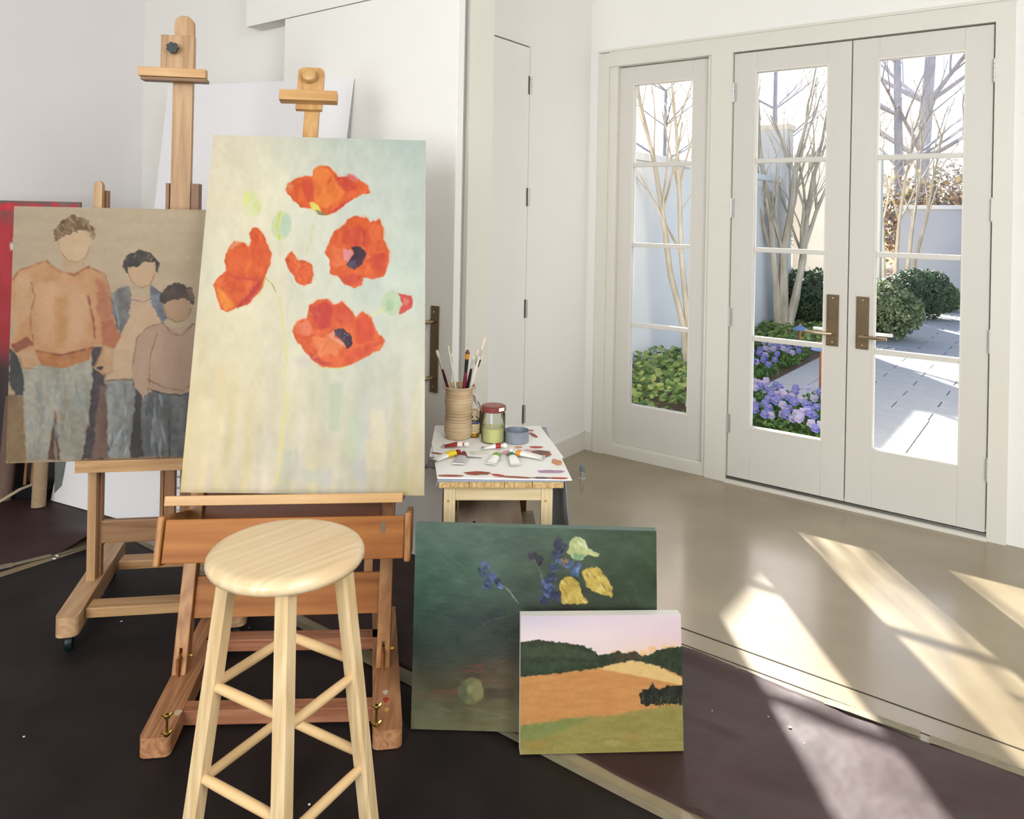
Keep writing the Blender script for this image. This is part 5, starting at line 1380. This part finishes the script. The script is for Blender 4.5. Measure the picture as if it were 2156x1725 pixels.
BOX = leafmat('boxwood_leaves', [(42, 66, 48), (64, 88, 62), (88, 108, 78)])
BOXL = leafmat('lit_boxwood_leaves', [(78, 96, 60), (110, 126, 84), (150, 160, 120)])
def shrub(label, x, y, r, n, size, m, seedv):
    t = thing('boxwood_shrub', label, 'shrub', (x, y, GZ))
    b = MB(); leafcloud(b, (0, 0, r[2]*.95), r, n, size, .8, .75, seedv, .22); fastbuild(b, 'foliage', m, t)
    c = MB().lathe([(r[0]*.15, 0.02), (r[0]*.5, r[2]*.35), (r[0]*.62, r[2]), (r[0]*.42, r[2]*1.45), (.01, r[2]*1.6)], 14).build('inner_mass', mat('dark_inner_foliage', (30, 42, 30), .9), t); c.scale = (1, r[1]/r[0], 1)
    MB().tube([(0, 0, 0), (0.02, 0, r[2]*.5)], .03, 6).build('stem', M['bark'], t)
    return t
shrub('dark clipped boxwood behind the multi stemmed tree in left leaf', 4.42, 11.2, (.60, .42, .44), 5200, .030, BOX, 1)
shrub('dark boxwood farther back in the right leaf', 6.75, 12.5, (.60, .5, .42), 4600, .030, BOX, 2)
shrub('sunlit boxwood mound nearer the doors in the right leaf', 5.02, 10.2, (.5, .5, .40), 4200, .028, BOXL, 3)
shrub('small bright green shrub at the right of the dark boxwood', 7.75, 13.6, (.34, .3, .24), 1200, .03, leafmat('bright_leaves', [(90, 130, 60), (120, 160, 84)]), 4)

# trees
def branchset(b, p, d, L, r, depth, spread, rg, up=.25, nseg=4, kids=(2, 3)):
    pts = [p.copy()]; rad = [r]
    q = p.copy(); dd = d.copy()
    for k in range(nseg):
        dd = (dd+V3((rg.uniform(-.12, .12), rg.uniform(-.12, .12), up*.12))).normalized()
        q = q+dd*(L/nseg); pts.append(q.copy()); rad.append(r*(1-.45*(k+1)/nseg))
    b.tube(pts, rad, 6 if depth > 1 else 4, cap=False)
    if depth <= 0: return
    for k in range(rg.randint(*kids)):
        ang = rg.uniform(0, 2*PI); s_ = V3((math.cos(ang), math.sin(ang), rg.uniform(-.1, .5)))
        nd = (dd+s_*spread).normalized()
        src = pts[rg.randint(max(1, nseg-2), nseg)]
        branchset(b, src, nd, L*rg.uniform(.55, .8), rad[-1]*.72, depth-1, spread, rg, up, nseg, kids)


def multistem(name, label, x, y, stems, m, seedv, depth=3, spread=.45, group=None):
    t = thing(name, label, 'tree', (x, y, GZ), 0, group)
    for i, (pts, r) in enumerate(stems):
        rg = random.Random(seedv*31+i); b = MB()
        P = [V3(q) for q in pts]; rad = [r*(1-.5*k/(len(P)-1)) for k in range(len(P))]
        b.tube(P, rad, 8, cap=True)
        for k in range(1, len(P)):
            if k >= len(P)//2:
                for _ in range(2):
                    a = rg.uniform(0, 2*PI); d = ((P[k]-P[k-1]).normalized()+V3((math.cos(a), math.sin(a), .2))*spread).normalized()
                    branchset(b, P[k], d, .9, rad[k]*.6, depth-1, spread, rg)
        branchset(b, P[-1], (P[-1]-P[-2]).normalized(), 1.0, rad[-1], depth, spread, rg)
        b.build('stem', m, t, False)
    return t
# sidelight tree: stems that rise left of the door post
multistem('crape_myrtle', 'bare pale multi stemmed tree just outside the sidelight', 1.70, 7.26,
          [([(0, 0, 0), (-.03, 0, .5), (-.16, .05, 1.0), (-.24, .1, 1.6), (-.33, .1, 2.1), (-.45, .15, 2.6)], .034),
           ([(.03, .02, 0), (0, 0, .6), (-.05, .1, 1.2), (-.08, .1, 1.8), (-.12, .1, 2.4)], .032),
           ([(.06, .05, 0), (.1, .1, .7), (.12, .2, 1.4), (.16, .2, 2.1)], .028)], M['bark'], 3, depth=2)
multistem('crape_myrtle', 'bare multi stemmed tree with thick trunks in the left glazed leaf', 3.76, 10.42,
          [([(-.07, 0, 0), (-.10, 0, .5), (-.16, 0, 1.1), (-.18, .1, 1.7), (-.30, .1, 2.3)], .06),
           ([(0, 0, 0), (-.01, 0, .6), (.0, .05, 1.1), (.08, .05, 1.6), (.16, .1, 2.2)], .075),
           ([(.05, 0, 0), (.14, 0, .45), (.26, .02, 1.0), (.33, .1, 1.6), (.42, .1, 2.2)], .06),
           ([(.08, .05, 0), (.22, .1, .5), (.30, .15, 1.1), (.50, .2, 1.7), (.70, .2, 2.2)], .045)], M['bark'], 5, depth=3)
multistem('crape_myrtle', 'bare many stemmed tree behind boxwood in the right leaf', 6.75, 13.5,
          [([(-.25, 0, 0), (-.28, 0, .7), (-.35, .1, 1.5), (-.42, .1, 2.2)], .045), ([(-.1, 0, 0), (-.12, 0, .8), (-.1, .1, 1.6), (-.2, .1, 2.4)], .05),
           ([(0.1, 0, 0), (.1, 0, .8), (.2, .1, 1.6), (.3, .1, 2.4)], .045), ([(.25, 0, 0), (.32, 0, .8), (.45, .1, 1.6), (.55, .1, 2.3)], .045),
           ([(.4, .05, 0), (.5, .1, .9), (.7, .1, 1.7), (.85, .2, 2.4)], .04)], M['bark'], 8, depth=4)
# big far trees
def bigtree(label, x, y, h, r, seedv, lean=0):
    t = thing('bare_tree', label, 'tree', (x, y, GZ)); rg = random.Random(seedv); b = MB()
    P = [V3((lean*k/5, 0, h*k/5)) for k in range(6)]
    b.tube(P, [r*(1-.5*k/5) for k in range(6)], 8)
    for k in range(2, 6):
        for _ in range(4):
            a = rg.uniform(0, 2*PI); branchset(b, P[k], V3((math.cos(a), math.sin(a), .5)).normalized(), h*.28, r*.34, 3, .6, rg, .4)
    b.build('trunk_and_branches', M['bark2'], t)
    return t
bigtree('large bare tree far behind, left of two in right leaf', 12.6, 24.5, 8.5, .18, 4, -.3)
bigtree('large bare forked tree far behind, right of two in right leaf', 13.6, 25.5, 9.5, .28, 9, .5)
bigtree('distant bare tree behind the sidelight view', 5.2, 26, 6.0, .10, 12)
bigtree('distant bare tree behind the left leaf view', 9.3, 27, 7.0, .13, 15)
# autumn hedge far behind
AUT = leafmat('autumn_leaves', [(134, 122, 116), (176, 150, 124), (190, 164, 110), (126, 132, 126), (170, 140, 130)])
FAR = leafmat('far_leaves', [(150, 152, 160), (176, 166, 158), (168, 172, 176)])
rg = random.Random(4)
for i, (x, y, rx, rz_, lbl, mm) in enumerate(((11.0, 20.0, 2.0, 1.3, 'dense autumn shrub mass behind the low wall at left', AUT), (13.4, 20.5, 2.2, 1.1, 'dense autumn shrub mass behind the low wall at right', AUT), (7.8, 26.5, 2.2, 1.1, 'hazy distant shrubs behind the left leaf', FAR), (4.6, 27.5, 2.4, 1.1, 'hazy distant shrubs behind the sidelight', AUT), (16.5, 27, 3.2, 2.0, 'hazy distant shrubs far right beyond the wall', FAR), (11.5, 29, 4.5, 1.7, 'wide hazy tree line beyond the autumn shrubs', FAR))):
    t = thing('autumn_shrub', lbl, 'shrub', (x, y, GZ)); b = MB()
    leafcloud(b, (0, 0, rz_*1.25), (rx, 1.2, rz_), 3600, .085, .9, .4, i+30, .4)
    fastbuild(b, 'foliage', mm, t)
    MB().tube([(0, 0, 0), (.1, 0, rz_)], .06, 6).build('stem', M['bark2'], t)
# yellow and green climbing shrub in the gap between walls
t = thing('garden_shrub', 'yellow leaved shrub glimpsed in the gap between garden walls', 'shrub', (4.35, 13.0, GZ)); b = MB()
leafcloud(b, (0, 0, 1.5), (.35, .3, .75), 1500, .04, .9, .3, 60, .2); fastbuild(b, 'foliage', leafmat('gold_leaves', [(214, 180, 110), (196, 160, 96), (226, 204, 150)]), t)
t2 = MB(); leafcloud(t2, (0, 0, .75), (.35, .3, .35), 900, .035, .9, .3, 61, .2); fastbuild(t2, 'lower_foliage', leafmat('green_leaves', [(70, 100, 40), (104, 130, 60)]), t)
MB().tube([(0, 0, 0), (0, 0, 1.5)], .03, 6).build('stem', M['bark'], t)

# ground cover below the sidelight
IVY = leafmat('ivy_leaves', [(70, 104, 56), (112, 140, 74), (156, 168, 92), (94, 124, 80)], transl=.35)
PF = leafmat('pansy_leaves', [(60, 96, 46), (88, 122, 60), (106, 136, 70)], transl=.35)
def groundcover(label, boxes, n, size, m, hmax, seedv, name='ground_cover'):
    b = MB(); rg = np.random.default_rng(seedv)
    for (u0, u1, v0, v1) in boxes:
        for k in range(n):
            u = rg.uniform(u0, u1); v = rg.uniform(v0, v1)
            if mnoise.noise(V3((u*4, v*4, seedv))) < -.22: continue
            h = hmax*(.3+.7*rg.random())
            q = np.array([u, v, h]); nrm = np.array([rg.normal()*.5, -.3+rg.normal()*.5, 1.0]); nrm /= np.linalg.norm(nrm)
            a = rg.random()*2*PI; e1_ = np.array([math.cos(a), math.sin(a), 0]); e1_ -= nrm*(e1_@nrm); e1_ /= np.linalg.norm(e1_); e2_ = np.cross(nrm, e1_); s_ = size*(.6+.7*rg.random())
            o = len(b.v); c0_ = q
            b.v += [tuple(c0_-e1_*s_), tuple(c0_-e1_*s_*.4+e2_*s_*.75), tuple(c0_+e1_*s_*.5+e2_*s_*.55), tuple(c0_+e1_*s_), tuple(c0_+e1_*s_*.5-e2_*s_*.55), tuple(c0_-e1_*s_*.4-e2_*s_*.75)]
            b.f.append([o+i for i in range(6)]); b.mi.append(0)
    o = fastbuild(b, name, m); o.location = C0+V3((0, 0, GZ)); o.rotation_euler = (0, 0, -A)
    return tag(o, label, 'plants', kind='stuff')
groundcover('leafy green ground cover under the garden wall outside the sidelight', [(-.84, .12, .7, 2.9)], 2300, .030, IVY, .26, 3)
groundcover('low leafy ground cover around the tree trunks', [(-.86, .1, 4.6, 6.9)], 1500, .035, IVY, .16, 5)


# pansies: clumps with blossoms
VI = [leafmat('violet_petals', [(84, 88, 148), (106, 108, 166), (72, 72, 140)], transl=.15), leafmat('pale_lilac_petals', [(134, 128, 160), (152, 146, 174), (122, 118, 160)], transl=.15)]
YC = mat('pansy_eye', (206, 170, 60), .6)
def pansy(label, u, v, s_, seedv, group):
    q = W(u, v, GZ-.015)
    t = thing('pansy_plant', label, 'flower', q, 0, group)
    b = MB(); leafcloud(b, (0, 0, .07*s_), (.12*s_, .12*s_, .075*s_), 150, .020*s_, .7, .4, seedv, .3, up=.8); fastbuild(b, 'leaves', PF, t)
    rg = random.Random(seedv)
    for k in range(4):
        a = rg.uniform(0, 2*PI); rr = rg.uniform(.02, .12)*s_
        c = V3((rr*math.cos(a), rr*math.sin(a), (.135+rg.uniform(0, .04))*s_))
        nrm = V3((-.2+rg.uniform(-.4, .4), -.9, .55+rg.uniform(-.2, .3))).normalized()
        e1_ = nrm.cross(V3((0, 0, 1))).normalized(); e2_ = nrm.cross(e1_)
        fb = MB()
        for j in range(5):
            aa = j*2*PI/5+.3; pc = c+(e1_*math.cos(aa)+e2_*math.sin(aa))*.015*s_
            fb.add([pc+(e1_*math.cos(x)+e2_*math.sin(x))*.0155*s_+nrm*.0012*j for x in np.linspace(0, 2*PI, 8)[:-1]], [tuple(range(7))])
        f_ = fastbuild(fb, 'blossom', VI[rg.randint(0, 1)], t)
        e = MB(); e.add([c+nrm*.009+(e1_*math.cos(x)+e2_*math.sin(x))*.004*s_ for x in np.linspace(0, 2*PI, 7)[:-1]], [tuple(range(6))]); fastbuild(e, 'eye', YC, f_)
        st_ = MB().tube([(c.x*.4, c.y*.4, .02), (c.x, c.y, c.z-.01)], .0018*s_, 4); st_.build('stalk', PF, f_)
    return t
sd_ = 100
ORDN = ['leftmost', 'second from left', 'third from left', 'fourth from left', 'fifth from left', 'rightmost']
ROWN = ['front row', 'second row', 'third row', 'fourth row', 'back row']
for j, v in enumerate((1.25, 1.48, 1.71, 1.94, 2.17)):
    for i in range(6):
        u = .27+i*.165+.018*j
        sd_ += 1; pansy('pansy clump, %s in the %s of the near bed' % (ORDN[i], ROWN[j]), u+random.uniform(-.03, .03), v+random.uniform(-.04, .04), 1.08, sd_, 'pansies in the near bed')
ROWF = ['front row', 'second row', 'third row', 'fourth row', 'fifth row', 'back row']
for j, v in enumerate((3.05, 3.35, 3.65, 3.95, 4.25, 4.55)):
    for i, u in enumerate((-.62, -.36, -.10, .08)):
        sd_ += 1; pansy('violet pansy clump, %s in the %s of the far bed' % (['leftmost', 'second from left', 'third from left', 'rightmost'][i], ROWF[j]), u+random.uniform(-.04, .04), v+random.uniform(-.05, .05), 1.15, sd_, 'pansies in the far bed')


def pathlight(label, x, y, h):
    t = thing('path_light', label, 'garden light', (x, y, GZ-.01))
    MB().lathe([(.013, 0), (.013, h-.02)], 14).build('stake', M['copper'], t, True)
    MB().lathe([(.018, h-.06), (.018, h-.02)], 14).build('collar', M['copper'], t, True)
    MB().lathe([(.085, h-.03), (.086, h-.025), (.02, h+.018), (.012, h+.03)], 28).build('hat', M['verdigris'], t, True)
    MB().lathe([(.010, h+.028), (.010, h+.045), (.004, h+.05)], 12).build('finial', M['copper'], t, True)
    return t
pathlight('copper path light farther off with a blue grey hat', 3.279, 8.565, .36)
pathlight('copper path light close to the near pansy bed', 2.618, 6.36, .50)
